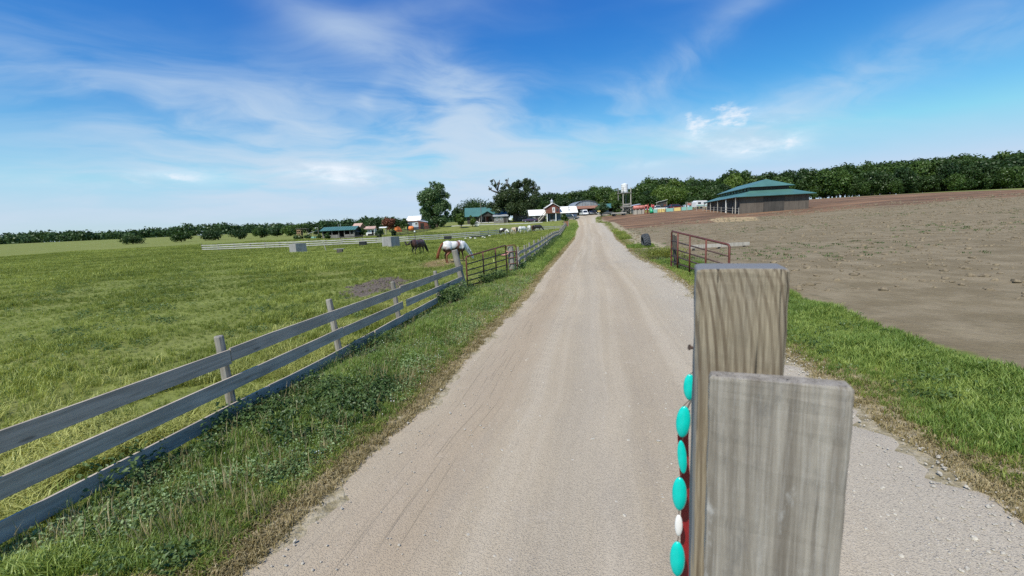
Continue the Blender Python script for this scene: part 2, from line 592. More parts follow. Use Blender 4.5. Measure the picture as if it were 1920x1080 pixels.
M['glass'] = plain('window_glass', (0.02, 0.025, 0.03), 0.08, 0.0, 0.1, 1.0, 0.0, 0.8)
M['red_steel'] = plain('rusty_red_steel', (0.135, 0.045, 0.032), 0.55, 0.2, 0.45, 9.0, 0.2, 0.4)
M['dk_steel'] = plain('dull_brown_steel', (0.105, 0.068, 0.055), 0.6, 0.3, 0.4, 9.0, 0.2, 0.4)
M['rubber'] = plain('weathered_tyre_rubber', (0.062, 0.068, 0.074), 0.75, 0.0, 0.3, 6.0, 0.3, 0.3)
M['black'] = plain('black_rubber_tub', (0.025, 0.027, 0.03), 0.5, 0.0, 0.3, 4.0, 0.1)
M['steel'] = plain('galvanised_steel', (0.45, 0.46, 0.47), 0.4, 0.7, 0.15, 5.0, 0.05, 0.5)
M['orange'] = plain('orange_paint', (0.75, 0.22, 0.06), 0.5, 0.0, 0.15, 2.0, 0.05)
M['orange_dk'] = plain('burnt_orange_canvas', (0.45, 0.11, 0.03), 0.7, 0.0, 0.2, 2.0, 0.05)
M['teal'] = plain('teal_painted_panel', (0.25, 0.50, 0.43), 0.6, 0.0, 0.12, 2.0, 0.05)
M['yellow'] = plain('yellow_painted_panel', (0.72, 0.55, 0.20), 0.6, 0.0, 0.12, 2.0, 0.05)
M['salmon'] = plain('faded_red_tank', (0.52, 0.20, 0.16), 0.6, 0.0, 0.3, 1.5, 0.05)
M['slide'] = plain('green_slide_plastic', (0.02, 0.32, 0.14), 0.35, 0.0, 0.1, 2.0, 0.0, 0.5)
M['playred'] = plain('red_play_plastic', (0.42, 0.07, 0.06), 0.4, 0.0, 0.2, 2.0, 0.0, 0.5)
M['pink'] = plain('faded_pink_rope', (0.62, 0.30, 0.27), 0.9, 0.0, 0.2, 20.0, 0.2)
M['concrete'] = plain('pale_concrete', (0.55, 0.53, 0.48), 0.9, 0.0, 0.2, 1.5, 0.2)
M['rock'] = plain('white_stone', (0.66, 0.64, 0.58), 0.9, 0.0, 0.2, 6.0, 0.3)
M['bark'] = plain('tree_bark', (0.10, 0.08, 0.062), 0.95, 0.0, 0.4, 2.0, 0.5, 0.1, (6, 6, 1))
M['deadwood'] = plain('dead_branch_wood', (0.10, 0.085, 0.075), 0.95, 0.0, 0.3, 3.0, 0.3, 0.1)
M['leaf_a'] = leaf_mat('leaves_mid_green', (0.030, 0.062, 0.014), (0.085, 0.145, 0.030), 0.3, 0.25)
M['leaf_b'] = leaf_mat('leaves_deep_green', (0.020, 0.045, 0.014), (0.058, 0.100, 0.026), 0.25, 0.25)
M['leaf_c'] = leaf_mat('leaves_silver_green', (0.042, 0.080, 0.032), (0.115, 0.185, 0.070), 0.3, 0.4)
M['leaf_d'] = leaf_mat('leaves_bright_green', (0.060, 0.105, 0.018), (0.145, 0.215, 0.040), 0.35, 0.3)
M['leaf_red'] = leaf_mat('leaves_red_brown', (0.085, 0.032, 0.022), (0.22, 0.085, 0.050), 0.25, 0.4)
M['leaf_oak'] = leaf_mat('leaves_oak', (0.024, 0.044, 0.017), (0.070, 0.100, 0.036), 0.25, 0.3)
M['leaf_far'] = leaf_mat('leaves_far_wood', (0.040, 0.078, 0.026), (0.080, 0.135, 0.045), 0.2, 0.03)
M['grass'] = leaf_mat('grass_blades', (0.125, 0.165, 0.028), (0.430, 0.470, 0.115), 0.35, 0.5)
M['grass_lush'] = leaf_mat('lush_verge_blades', (0.110, 0.190, 0.032), (0.400, 0.480, 0.120), 0.35, 0.6)
M['grass_dry'] = leaf_mat('dry_grass_blades', (0.24, 0.19, 0.085), (0.56, 0.46, 0.26), 0.25, 0.9)
M['clover_leaf'] = leaf_mat('clover_leaves', (0.16, 0.25, 0.09), (0.40, 0.50, 0.24), 0.3, 1.3)
M['weed'] = leaf_mat('broad_weed_leaves', (0.055, 0.100, 0.026), (0.170, 0.240, 0.080), 0.3, 0.9)
M['grass_pale'] = leaf_mat('pale_long_grass', (0.21, 0.24, 0.055), (0.58, 0.58, 0.20), 0.35, 0.7)
M['weed_dark'] = leaf_mat('dark_weed_leaves', (0.030, 0.062, 0.016), (0.110, 0.170, 0.045), 0.2, 1.2)
M['weed_y'] = leaf_mat('yellow_green_weed', (0.12, 0.16, 0.03), (0.33, 0.34, 0.07), 0.35, 0.9)
M['clover'] = plain('clover_flower', (0.75, 0.74, 0.66), 0.8, 0, 0.1, 5, 0)

# ------------------------------------------------------------------ ground
def seg_dist(px, py, poly):
    """distance to a closed polygon, negative inside"""
    d2 = np.full(px.shape, 1e18)
    ins = np.zeros(px.shape, bool)
    n = len(poly)
    for i in range(n):
        ax, ay = poly[i]; bx, by = poly[(i + 1) % n]
        ex, ey = bx - ax, by - ay
        wx, wy = px - ax, py - ay
        t = np.clip((wx * ex + wy * ey) / (ex * ex + ey * ey + 1e-12), 0, 1)
        d2 = np.minimum(d2, (wx - t * ex) ** 2 + (wy - t * ey) ** 2)
        c = ((ay > py) != (by > py)) & (px < (bx - ax) * (py - ay) / (by - ay + 1e-12) + ax)
        ins ^= c
    d = np.sqrt(d2)
    return np.where(ins, -d, d)


def gpoly(pts):
    return [(p.x, p.y) for p in (G(u, v) for u, v in pts)]


MUD = gpoly([(640, 545), (668, 532), (720, 520), (765, 516), (775, 526), (735, 545), (690, 558), (650, 560)])
HAY = gpoly([(792, 496), (812, 489), (845, 484), (862, 487), (858, 495), (830, 501), (800, 503)])
STRAW2 = gpoly([(1325, 412), (1345, 408), (1420, 406), (1430, 413), (1340, 418)])
TIREMUD = gpoly([(1165, 470), (1195, 466), (1235, 466), (1240, 478), (1190, 480)])
TIREGRASS = gpoly([(1176, 460), (1196, 457), (1222, 460), (1224, 464), (1180, 466)])
GATEDRY = gpoly([(905, 556), (930, 536), (985, 530), (1010, 532), (975, 560), (930, 575)])


def lumps(x, y, s):
    return 0.5 + 0.25 * np.sin(x * 2.1 * s + 1.3 * y * s) + 0.25 * np.sin(y * 3.3 * s - 1.7 * x * s + 2)


def clip01(a):
    return np.clip(a, 0, 1)


def zones(x, y):
    """field soil, red soil, dry, mud, straw - each 0..1"""
    l, r = xL(y), xR(y)
    nz = 0.5 * np.sin(x * .9 + y * .33) + 0.5 * np.sin(y * .61 - x * .37 + 1.7)
    right = x - r
    verge = np.where(y < 17, 2.4, np.where(y < 23, 2.4 - (y - 17) * 0.33, 0.4))
    field = clip01((right - verge - 0.3 * nz) / 0.9) * clip01((135 - y) / 8) * clip01((130 - x) / 30)
    field = field * np.where(y < -20, 0, 1)
    red = field * clip01((y - 62 + 4 * nz) / 18)
    near_edge = np.minimum(np.abs(x - l), np.abs(x - r))
    sd = np.maximum(l - x, x - r)
    dry = clip01(1 - sd / (0.95 + 0.3 * nz)) * clip01((70 - y) / 30)
    dry = np.maximum(dry, (0.9 - .2 * clip01((y - 60) / 20)) * clip01((3.4 - right) / 1.5) * (right > -.5) * clip01((y - 22) / 4) * clip01((128 - y) / 22))
    mud = clip01((0.30 - seg_dist(x, y, MUD) - .5 * (lumps(x, y, .75) - .45)) / 0.7)
    mud = np.maximum(mud, 0.9 * clip01((0.3 - seg_dist(x, y, TIREMUD)) / 0.8))
    straw = clip01((0.2 - seg_dist(x, y, HAY)) / 0.6)
    straw = np.maximum(straw, clip01((0.4 - seg_dist(x, y, STRAW2)) / 1.5))
    dry = np.maximum(dry, 0.85 * clip01((0.2 - seg_dist(x, y, GATEDRY)) / 0.6))
    tg = clip01((0.2 - seg_dist(x, y, TIREGRASS)) / 0.6)
    field = field * (1 - tg); mud = mud * (1 - tg)
    return field, red, dry, mud, straw


def attr_col(me, name, rgb):
    a = me.color_attributes.new(name, 'FLOAT_COLOR', 'POINT')
    buf = np.ones((len(me.vertices), 4), np.float32)
    buf[:, :rgb.shape[1]] = rgb
    a.data.foreach_set('color', buf.ravel())


def grid_mesh(name, V, nu, nv, mat, wrap=False):
    me = bpy.data.meshes.new(name)
    idx = np.arange(nu * nv).reshape(nu, nv)
    if wrap:
        nx = np.roll(idx, -1, axis=1)
        q = np.stack([idx[:-1], nx[:-1], nx[1:], idx[1:]], -1).reshape(-1, 4)
    else:
        q = np.stack([idx[:-1, :-1], idx[:-1, 1:], idx[1:, 1:], idx[1:, :-1]], -1).reshape(-1, 4)
    me.vertices.add(len(V)); me.vertices.foreach_set('co', V.astype(np.float32).ravel())
    me.loops.add(q.size); me.loops.foreach_set('vertex_index', q.ravel().astype(np.int32))
    me.polygons.add(len(q))
    me.polygons.foreach_set('loop_start', np.arange(0, q.size, 4, dtype=np.int32))
    me.polygons.foreach_set('use_smooth', np.ones(len(q), bool))
    me.update(calc_edges=True); me.validate()
    me.materials.append(mat)
    return me


def ground_mat():
    m, t, b = new_mat('ground')
    pos = nd(t, 'ShaderNodeNewGeometry').outputs['Position']
    za = nd(t, 'ShaderNodeAttribute', attribute_name='zone_a')
    zb = nd(t, 'ShaderNodeAttribute', attribute_name='zone_b')
    sa = nd(t, 'ShaderNodeSeparateColor', {0: za.outputs['Color']})
    sb = nd(t, 'ShaderNodeSeparateColor', {0: zb.outputs['Color']})
    n_big = noise(t, pos, 0.09, 4, 0.6)
    n_mid = noise(t, pos, 0.8, 5, 0.65)
    n_fin = noise(t, pos, 9.0, 5, 0.7)
    n_tuft = noise(t, mapping(t, pos, scale=(1, 0.45, 1)), 3.0, 6, 0.7)

    def brk(s, lo=0.35, hi=0.65, amt=0.75):
        return smooth(t, mth(t, 'ADD', s, mth(t, 'MULTIPLY', mth(t, 'SUBTRACT', n_mid, 0.5), amt)), lo, hi)
    g = mixc(t, smooth(t, n_mid, 0.3, 0.72), (0.134, 0.158, 0.038), (0.228, 0.256, 0.070))
    g = mixc(t, mth(t, 'MULTIPLY', smooth(t, n_big, 0.45, 0.7), 0.55), g, (0.235, 0.225, 0.080))
    g = mixc(t, mth(t, 'MULTIPLY', smooth(t, n_tuft, 0.52, 0.8), 0.5), g, (0.070, 0.098, 0.024))
    f1 = mixc(t, smooth(t, n_mid, 0.35, 0.7), (0.185, 0.147, 0.088), (0.268, 0.218, 0.140))
    f1 = mixc(t, mth(t, 'MULTIPLY', smooth(t, n_tuft, 0.55, 0.72), 0.5), f1, (0.120, 0.105, 0.058))
    strata = noise(t, mapping(t, pos, scale=(0.05, 0.35, 1)), 1.0, 5, 0.6)
    f2 = mixc(t, smooth(t, strata, 0.38, 0.66), (0.125, 0.080, 0.052), (0.265, 0.155, 0.090))
    f2 = mixc(t, mth(t, 'MULTIPLY', smooth(t, n_mid, 0.55, 0.75), 0.45), f2, (0.30, 0.21, 0.13))
    fld = mixc(t, brk(sa.outputs[1], 0.3, 0.7, 0.5), f1, f2)
    c = mixc(t, brk(sa.outputs[0]), g, fld)
    dryc = mixc(t, smooth(t, n_fin, 0.35, 0.65), (0.24, 0.20, 0.115), (0.42, 0.36, 0.25))
    c = mixc(t, brk(sa.outputs[2], 0.12, 0.5, 0.55), c, dryc)
    mudc = mixc(t, smooth(t, n_fin, 0.35, 0.65), (0.085, 0.068, 0.055), (0.20, 0.165, 0.13))
    c = mixc(t, brk(sb.outputs[0], 0.35, 0.7, 0.9), c, mudc)
    strc = mixc(t, smooth(t, n_fin, 0.3, 0.7), (0.26, 0.19, 0.10), (0.50, 0.38, 0.22))
    c = mixc(t, brk(sb.outputs[1], 0.4, 0.6, 0.9), c, strc)
    t.links.new(c, b.inputs['Base Color'])
    b.inputs['Roughness'].default_value = 0.95
    b.inputs['Specular IOR Level'].default_value = 0.1
    hh = mth(t, 'ADD', mth(t, 'MULTIPLY', n_tuft, 0.8), mth(t, 'MULTIPLY', n_fin, 0.35))
    set_bump(t, b, hh, 0.9, 0.12)
    return m


rings = np.concatenate([[0.01], np.geomspace(1.2, 320, 250), np.geomspace(340, 6000, 40)])
NA = 620
ang = np.linspace(0, 2 * math.pi, NA, endpoint=False)
RRm, AA = np.meshgrid(rings, ang, indexing='ij')
gx = (RRm * np.cos(AA)).ravel(); gy = (RRm * np.sin(AA)).ravel()
gz = hgt(gx, gy)
ground_me = grid_mesh('ground', np.stack([gx, gy, gz], 1), len(rings), NA, ground_mat(), wrap=True)
z_ = zones(gx, gy)
attr_col(ground_me, 'zone_a', np.stack(z_[:3], 1))
attr_col(ground_me, 'zone_b', np.stack(z_[3:], 1))
tag(link('ground', ground_me), 'green pasture ground with bare soil field beside the road', None, kind='structure')


# ------------------------------------------------------------------ gravel road
def road_mat():
    m, t, b = new_mat('gravel_road')
    uv = nd(t, 'ShaderNodeUVMap', uv_map='road').outputs[0]     # u across 0..1, v along in metres
    pos = nd(t, 'ShaderNodeNewGeometry').outputs['Position']
    su = nd(t, 'ShaderNodeSeparateXYZ', {0: uv})
    U, V = su.outputs[0], su.outputs[1]
    across = mth(t, 'MULTIPLY', U, 5.6)
    rc = nd(t, 'ShaderNodeCombineXYZ', {0: across, 1: V, 2: 0.0}).outputs[0]
    streak = noise(t, mapping(t, rc, scale=(2.2, 0.05, 1)), 1.0, 6, 0.6)
    streak2 = noise(t, mapping(t, rc, scale=(9, 0.12, 1)), 1.0, 5, 0.6)
    blot = noise(t, pos, 0.55, 5, 0.65)
    fine = noise(t, pos, 55.0, 3, 0.7)
    vor = nd(t, 'ShaderNodeTexVoronoi', {'Vector': pos, 'Scale': 38.0, 'Randomness': 1.0})
    vor2 = nd(t, 'ShaderNodeTexVoronoi', {'Vector': pos, 'Scale': 85.0, 'Randomness': 1.0})
    pale = (0.483, 0.410, 0.306); tan = (0.414, 0.342, 0.243); grey = (0.439, 0.386, 0.304)
    c = mixc(t, smooth(t, streak, 0.35, 0.68), tan, pale)
    # wheel tracks are smoother and browner, loose grey stone lies towards the right edge and along the middle
    def band(centre, width):
        d = mth(t, 'ABSOLUTE', mth(t, 'SUBTRACT', mth(t, 'ADD', U, mth(t, 'MULTIPLY', mth(t, 'SUBTRACT', blot, 0.5), 0.12)), centre))
        return smooth(t, d, width, width * 0.2)
    c = mixc(t, mth(t, 'MULTIPLY', band(0.16, 0.13), 0.62), c, (0.382, 0.298, 0.205))
    c = mixc(t, mth(t, 'MULTIPLY', band(0.58, 0.10), 0.45), c, (0.358, 0.291, 0.209))
    c = mixc(t, mth(t, 'MULTIPLY', band(0.40, 0.07), 0.30), c, (0.341, 0.296, 0.231))
    c = mixc(t, mth(t, 'MULTIPLY', smooth(t, mth(t, 'ADD', U, mth(t, 'MULTIPLY', blot, 0.25)), 0.78, 1.0), 0.8), c, grey)
    c = mixc(t, mth(t, 'MULTIPLY', smooth(t, streak2, 0.5, 0.8), 0.22), c, (0.325, 0.273, 0.217))
    worn = noise(t, mapping(t, rc, scale=(0.9, 0.16, 1), loc=(4, 9, 0)), 1.0, 6, 0.7)
    c = mixc(t, mth(t, 'MULTIPLY', smooth(t, worn, 0.52, 0.74), 0.42), c, (0.309, 0.266, 0.210))
    c = mixc(t, mth(t, 'MULTIPLY', smooth(t, noise(t, mapping(t, pos, loc=(7, 3, 0)), 1.6, 6, 0.75), 0.60, 0.74), 0.4), c, (0.564, 0.494, 0.405))
    rr = mth(t, 'MULTIPLY', vor.outputs['Color'], 1.0)
    gravelmask = mth(t, 'ADD', mth(t, 'MULTIPLY', smooth(t, U, 0.3, 0.95), 0.6), mth(t, 'MULTIPLY', smooth(t, blot, 0.42, 0.7), 0.6), clamp=True)
    stone = smooth(t, vor.outputs['Distance'], 0.34, 0.14)
    stcol = mixc(t, smooth(t, nd(t, 'ShaderNodeSeparateColor', {0: vor.outputs['Color']}).outputs[0], 0.2, 0.9), (0.293, 0.257, 0.217), (0.673, 0.618, 0.541))
    c = mixc(t, mth(t, 'MULTIPLY', mth(t, 'MULTIPLY', stone, gravelmask), 0.62), c, stcol)
    c = mixc(t, mth(t, 'MULTIPLY', mth(t, 'SUBTRACT', fine, 0.5), 2.2, clamp=True), c, (0.21, 0.182, 0.145))
    # tyre tread prints pressed into the left of the road: groups of short grooves and long thin ruts
    def tread(centre, width, period, duty, lines):
        xx = mth(t, 'DIVIDE', mth(t, 'SUBTRACT', across, centre), width)
        inside = mth(t, 'MULTIPLY', mth(t, 'GREATER_THAN', xx, 0.0), mth(t, 'LESS_THAN', xx, 1.0))
        fv = mth(t, 'FRACT', mth(t, 'ADD', mth(t, 'DIVIDE', V, period), mth(t, 'MULTIPLY', xx, 0.35)))
        along = mth(t, 'LESS_THAN', fv, duty)
        ln = mth(t, 'GREATER_THAN', mth(t, 'SINE', mth(t, 'MULTIPLY', xx, 6.2832 * lines)), 0.45)
        return mth(t, 'MULTIPLY', mth(t, 'MULTIPLY', inside, along), ln)
    gate = smooth(t, noise(t, mapping(t, rc, scale=(1, 0.35, 1)), 1.0, 3, 0.5), 0.44, 0.58)
    tr1 = mth(t, 'MULTIPLY', tread(1.42, 0.24, 0.36, 0.62, 5), gate)
    ruts = smooth(t, noise(t, mapping(t, rc, scale=(34, 0.45, 1)), 1.0, 2, 0.5), 0.60, 0.70)
    rutm = mth(t, 'MULTIPLY', mth(t, 'MULTIPLY', ruts, band(0.13, 0.12)), 0.8)
    rut2 = mth(t, 'MULTIPLY', smooth(t, noise(t, mapping(t, rc, scale=(22, 0.05, 1)), 1.0, 1, 0.5), 0.70, 0.75), smooth(t, U, 0.38, 0.28))
    groove = mth(t, 'MAXIMUM', tr1, mth(t, 'MAXIMUM', rutm, mth(t, 'MULTIPLY', rut2, 0.0)))
    t.links.new(c, b.inputs['Base Color'])
    b.inputs['Roughness'].default_value = 0.97
    b.inputs['Specular IOR Level'].default_value = 0.08
    hh = mth(t, 'ADD', mth(t, 'MULTIPLY', fine, 0.45), mth(t, 'MULTIPLY', mth(t, 'MULTIPLY', stone, gravelmask), 0.55))
    hh = mth(t, 'ADD', hh, mth(t, 'MULTIPLY', smooth(t, vor2.outputs['Distance'], 0.5, 0.2), 0.3))
    hh = mth(t, 'SUBTRACT', hh, mth(t, 'MULTIPLY', groove, 1.0))
    hh = mth(t, 'ADD', hh, mth(t, 'MULTIPLY', streak2, 0.5))
    set_bump(t, b, hh, 0.85, 0.014)
    return m


ys = np.concatenate([np.arange(-58, 0, 1.0), np.arange(0, 30, 0.12), np.arange(30, 70, 0.35), np.arange(70, 150.5, 0.8)])
NC = 48
rv, ruv = [], []
nl = np.cumsum(RNG.normal(0, 1, len(ys)))
def wig(y, s):
    return 0.10 * np.sin(y * 2.1 + s) + 0.07 * np.sin(y * 5.3 + 2 * s) + 0.05 * np.sin(y * 11.7 + 3 * s) + 0.03 * np.sin(y * 23 + s)
L_ = xL(ys) + wig(ys, 0.3); Rr_ = xR(ys) + wig(ys, 1.9) * 1.6
ts_ = np.linspace(0, 1, NC)
X_ = L_[:, None] + (Rr_ - L_)[:, None] * ts_[None]
Y_ = np.repeat(ys[:, None], NC, 1)
lift = (0.022 + 0.0006 * np.clip(Y_, 0, 150)) * np.clip(np.minimum(ts_, 1 - ts_) * 16, 0, 1)[None] - 0.012 + 0.02 * np.sin(ts_ * math.pi)[None]
lift = lift - 0.012 * np.exp(-((ts_ - 0.16) / 0.06) ** 2)[None] - 0.012 * np.exp(-((ts_ - 0.58) / 0.06) ** 2)[None]
Z_ = hgt(X_, Y_) + lift
road_me = grid_mesh('gravel_road', np.stack([X_, Y_, Z_], -1).reshape(-1, 3), len(ys), NC, road_mat())
road_me.flip_normals()
uvl = road_me.uv_layers.new(name='road')
li = np.empty(len(road_me.loops), np.int32); road_me.loops.foreach_get('vertex_index', li)
uvs = np.stack([((X_ - xL(Y_)) / (xR(Y_) - xL(Y_))).ravel(), np.repeat(ys, NC)], 1)[li]
uvl.data.foreach_set('uv', uvs.astype(np.float32).ravel())
tag(link('gravel_road', road_me), 'pale gravel lane running up to the farm buildings', None, kind='structure')


# ================================================================== ground cover (stuff)
def blade_clump(n, h, spread, w, lean, seed, flat=False):
    r = random.Random(seed)
    mb = MB()
    for _ in range(n):
        a = r.uniform(0, 6.283); d = spread * math.sqrt(r.random())
        x, y = d * math.cos(a), d * math.sin(a)
        hh = h * r.uniform(0.55, 1.15); la = r.uniform(0, 6.283); ll = hh * lean * r.uniform(0.3, 1.3)
        dx, dy = math.cos(la) * ll, math.sin(la) * ll
        fx, fy = -math.sin(la + r.uniform(-.6, .6)) * w * r.uniform(.7, 1.3) / 2, math.cos(la) * w * r.uniform(.7, 1.3) / 2
        mb.add([(x - fx, y - fy, -0.02), (x + fx, y + fy, -0.02), (x + dx * .35 + fx * .8, y + dy * .35 + fy * .8, hh * .6), (x + dx * .35 - fx * .8, y + dy * .35 - fy * .8, hh * .6),
                (x + dx, y + dy, hh * (1 - lean * .25))], [(0, 1, 2, 3), (3, 2, 4)])
    return mb


def leaf_clump(n, h, spread, size, seed):
    r = random.Random(seed)
    mb = MB()
    for _ in range(n):
        a = r.uniform(0, 6.283); d = spread * math.sqrt(r.random())
        x, y, z = d * math.cos(a), d * math.sin(a), h * r.uniform(.25, 1)
        s = size * r.uniform(.6, 1.3)
        m = Euler((r.uniform(-.8, .8), r.uniform(-.8, .8), r.uniform(0, 6.28))).to_matrix()
        pts = [m @ Vector(p) + Vector((x, y, z)) for p in ((-s * .5, 0, 0), (0, -s * .32, s * .06), (s * .6, 0, -s * .08), (0, s * .32, s * .06))]
        mb.add(pts, [(0, 1, 2, 3)])
    return mb


def scatter(name, label, pts, scl, variants, mat):
    """one ground-cover object: small plants instanced on points by geometry nodes"""
    coll = bpy.data.collections.new(name + '_plants')
    for i, mb in enumerate(variants):
        me = mb.mesh('%s_plant_%d' % (name, i), mat)
        ob = bpy.data.objects.new('%s_plant_%02d' % (name, i), me)
        coll.objects.link(ob)
    n = len(pts)
    me = bpy.data.meshes.new(name)
    me.vertices.add(n); me.vertices.foreach_set('co', pts.astype(np.float32).ravel())
    a = me.attributes.new('rot', 'FLOAT_VECTOR', 'POINT')
    rot = np.stack([RNG.normal(0, .12, n), RNG.normal(0, .12, n), RNG.uniform(0, 6.283, n)], 1)
    a.data.foreach_set('vector', rot.astype(np.float32).ravel())
    a = me.attributes.new('scl', 'FLOAT', 'POINT'); a.data.foreach_set('value', scl.astype(np.float32))
    a = me.attributes.new('pick', 'INT', 'POINT'); a.data.foreach_set('value', RNG.integers(0, len(variants), n).astype(np.int32))
    me.materials.append(mat)
    ob = link(name, me)
    ng = bpy.data.node_groups.new(name, 'GeometryNodeTree')
    ng.interface.new_socket('Geometry', in_out='INPUT', socket_type='NodeSocketGeometry')
    ng.interface.new_socket('Geometry', in_out='OUTPUT', socket_type='NodeSocketGeometry')
    gi = ng.nodes.new('NodeGroupInput'); go = ng.nodes.new('NodeGroupOutput')
    ci = ng.nodes.new('GeometryNodeCollectionInfo'); ci.inputs[0].default_value = coll
    ci.inputs['Separate Children'].default_value = True; ci.inputs['Reset Children'].default_value = True
    ip = ng.nodes.new('GeometryNodeInstanceOnPoints'); ip.inputs['Pick Instance'].default_value = True

    def na(nm, ty):
        q = ng.nodes.new('GeometryNodeInputNamedAttribute'); q.data_type = ty; q.inputs['Name'].default_value = nm
        return q.outputs['Attribute']
    ng.links.new(gi.outputs[0], ip.inputs['Points'])
    ng.links.new(ci.outputs[0], ip.inputs['Instance'])
    ng.links.new(na('pick', 'INT'), ip.inputs['Instance Index'])
    ng.links.new(na('rot', 'FLOAT_VECTOR'), ip.inputs['Rotation'])
    ng.links.new(na('scl', 'FLOAT'), ip.inputs['Scale'])
    ng.links.new(ip.outputs[0], go.inputs[0])
    ob.modifiers.new('plants', 'NODES').node_group = ng
    return tag(ob, label, None, kind='stuff')


def rand_in(y0, y1, fx0, fx1, n, power=1.0):
    y = y0 + (y1 - y0) * RNG.random(n) ** power
    a, b = fx0(y), fx1(y)
    return a + (b - a) * RNG.random(n), y


def pts3(x, y, dz=0.0):
    return np.stack([x, y, hgt(x, y) + dz], 1)


def keep(x, y, grassy=True):
    f, rd, dr, mu, st = zones(x, y)
    return RNG.random(len(x)) > np.clip(f * .98 + dr * .55 + mu * .80 + st * .97, 0, 1)


def vis(x, y, pad=0.3):
    """roughly inside the picture, with a margin to the sides"""
    return (np.abs(x) < np.maximum(y, 0) * (1.25 + pad) + 2.0)

# --- verge between fence and road
GV = [blade_clump(16, .20, .09, .011, .55, s) for s in range(5)]
TALL = [blade_clump(14, .36, .10, .012, .5, s + 20) for s in range(5)]
SHORT = [blade_clump(16, .085, .09, .011, .9, s + 40) for s in range(5)]
x, y = rand_in(3.0, 24, lambda q: xF(q) - .2, lambda q: xL(q) - .05, 21000, 1.25)
e = (xL(y) - x)
k = vis(x, y) & keep(x, y) & (e > .25)
x, y, e = x[k], y[k], e[k]
s = np.clip(.35 + e * .30, .35, .85) * (.6 + .7 * lumps(x, y, .8)) * RNG.uniform(.7, 1.2, len(x)) * np.clip((x - xF(y)) * .9 + .35, .35, 1)
scatter('verge_grass', 'lush green grass on the verge between board fence and gravel lane', pts3(x, y), s, GV, M['grass_lush'])
# taller uncut grass right along the boards
y = RNG.uniform(2.5, 66, 4600); x = xF(y) + RNG.normal(-.02, .22, len(y))
k = (lumps(x, y, 1.0) > .42) & ((y > 22) | (RNG.random(len(y)) < .45)) & ~((y > 17.2) & (y < 21.6))
x, y = x[k], y[k]
scatter('tall_grass', 'tall uncut grass growing along the foot of the board fence', pts3(x, y), RNG.uniform(.45, 1.0, len(x)) * np.where(y < 17, .7, 1.0), TALL, M['grass_lush'])
# far verge
x, y = rand_in(20, 118, lambda q: xF(q) - .3, lambda q: xL(q) - .35, 9000, 1.2)
k = keep(x, y)
x, y = x[k], y[k]
scatter('far_verge_grass', 'green grass strip between lane and fence further up the road', pts3(x, y), RNG.uniform(.7, 1.5, len(x)) * (1 + y * .004), GV, M['grass_lush'])
# road edge: dry trampled grass
def edge_pts(n, y1, off=.5):
    y = 2.5 + (y1 - 2.5) * RNG.random(n) ** 1.5
    side = RNG.random(n) < .62
    d = np.abs(RNG.normal(0, off, n)) - .10
    x = np.where(side, xL(y) - d, xR(y) + d)
    return x, y
x, y = edge_pts(16000, 60, .52)
k = vis(x, y)
x, y = x[k], y[k]
scatter('dry_edge_grass', 'dry trampled grass along both edges of the gravel lane', pts3(x, y), RNG.uniform(.35, .95, len(x)), SHORT, M['grass_dry'])
x, y = edge_pts(9000, 70, .7)
k = vis(x, y) & (np.minimum(np.abs(x - xL(y)), np.abs(x - xR(y))) > .16)
x, y = x[k], y[k]
scatter('short_edge_grass', 'short green grass creeping over the lane edge', pts3(x, y), RNG.uniform(.5, 1.2, len(x)), SHORT, M['grass'])
# broad weeds and clover on the near verge
WEED = [leaf_clump(30, .13, .13, .040, s + 60) for s in range(5)]
x, y = rand_in(3.0, 21, lambda q: xF(q) - .1, lambda q: xL(q) - .45, 2000, 1.4)
k = vis(x, y) & (lumps(x, y, 1.7) > .58)
x, y = x[k], y[k]
scatter('verge_weeds', 'broad-leaved green weeds and clover on the near verge', pts3(x, y), RNG.uniform(.5, 1.2, len(x)), WEED, M['weed'])
x, y = rand_in(4.5, 20, lambda q: xF(q), lambda q: xL(q) - .2, 420, 1.0)
FLW = [MB().ell((0, 0, .07), .007, 6, 4).ell((.05, .02, .09), .006, 6, 4), MB().ell((0, 0, .08), .007, 6, 4)]
scatter('clover_flowers', 'tiny white clover flowers dotting the near verge', pts3(x, y), RNG.uniform(.7, 1.3, len(x)), FLW, M['clover'])
x, y = rand_in(3.2, 24, lambda q: xF(q) + .3, lambda q: xL(q) - .35, 3000, 1.3)
k = vis(x, y) & (lumps(x, y, 1.3) > .4)
x, y = x[k], y[k]
scatter('clover_leaves', 'pale green clover leaves speckling the verge', pts3(x, y), RNG.uniform(.6, 1.2, len(x)), [leaf_clump(16, .13, .12, .030, s + 260) for s in range(5)], M['clover_leaf'])
# dark leafy weeds rooted along the fence
y = np.concatenate([RNG.uniform(3, 10, 60), RNG.uniform(12.5, 21, 190), RNG.uniform(21, 66, 420)]); x = xF(y) + RNG.normal(.30, .2, len(y))
k = lumps(x, y * .6, 1.1) > .42
x, y = x[k], y[k]
FWEED = [leaf_clump(60, .48, .24, .075, s + 80) for s in range(4)]
scatter('fence_weeds', 'dark leafy weeds rooted along the board fence', pts3(x, y), RNG.uniform(.45, 1.15, len(x)) * np.where(y < 12, .7, 1.0), FWEED, M['weed'])
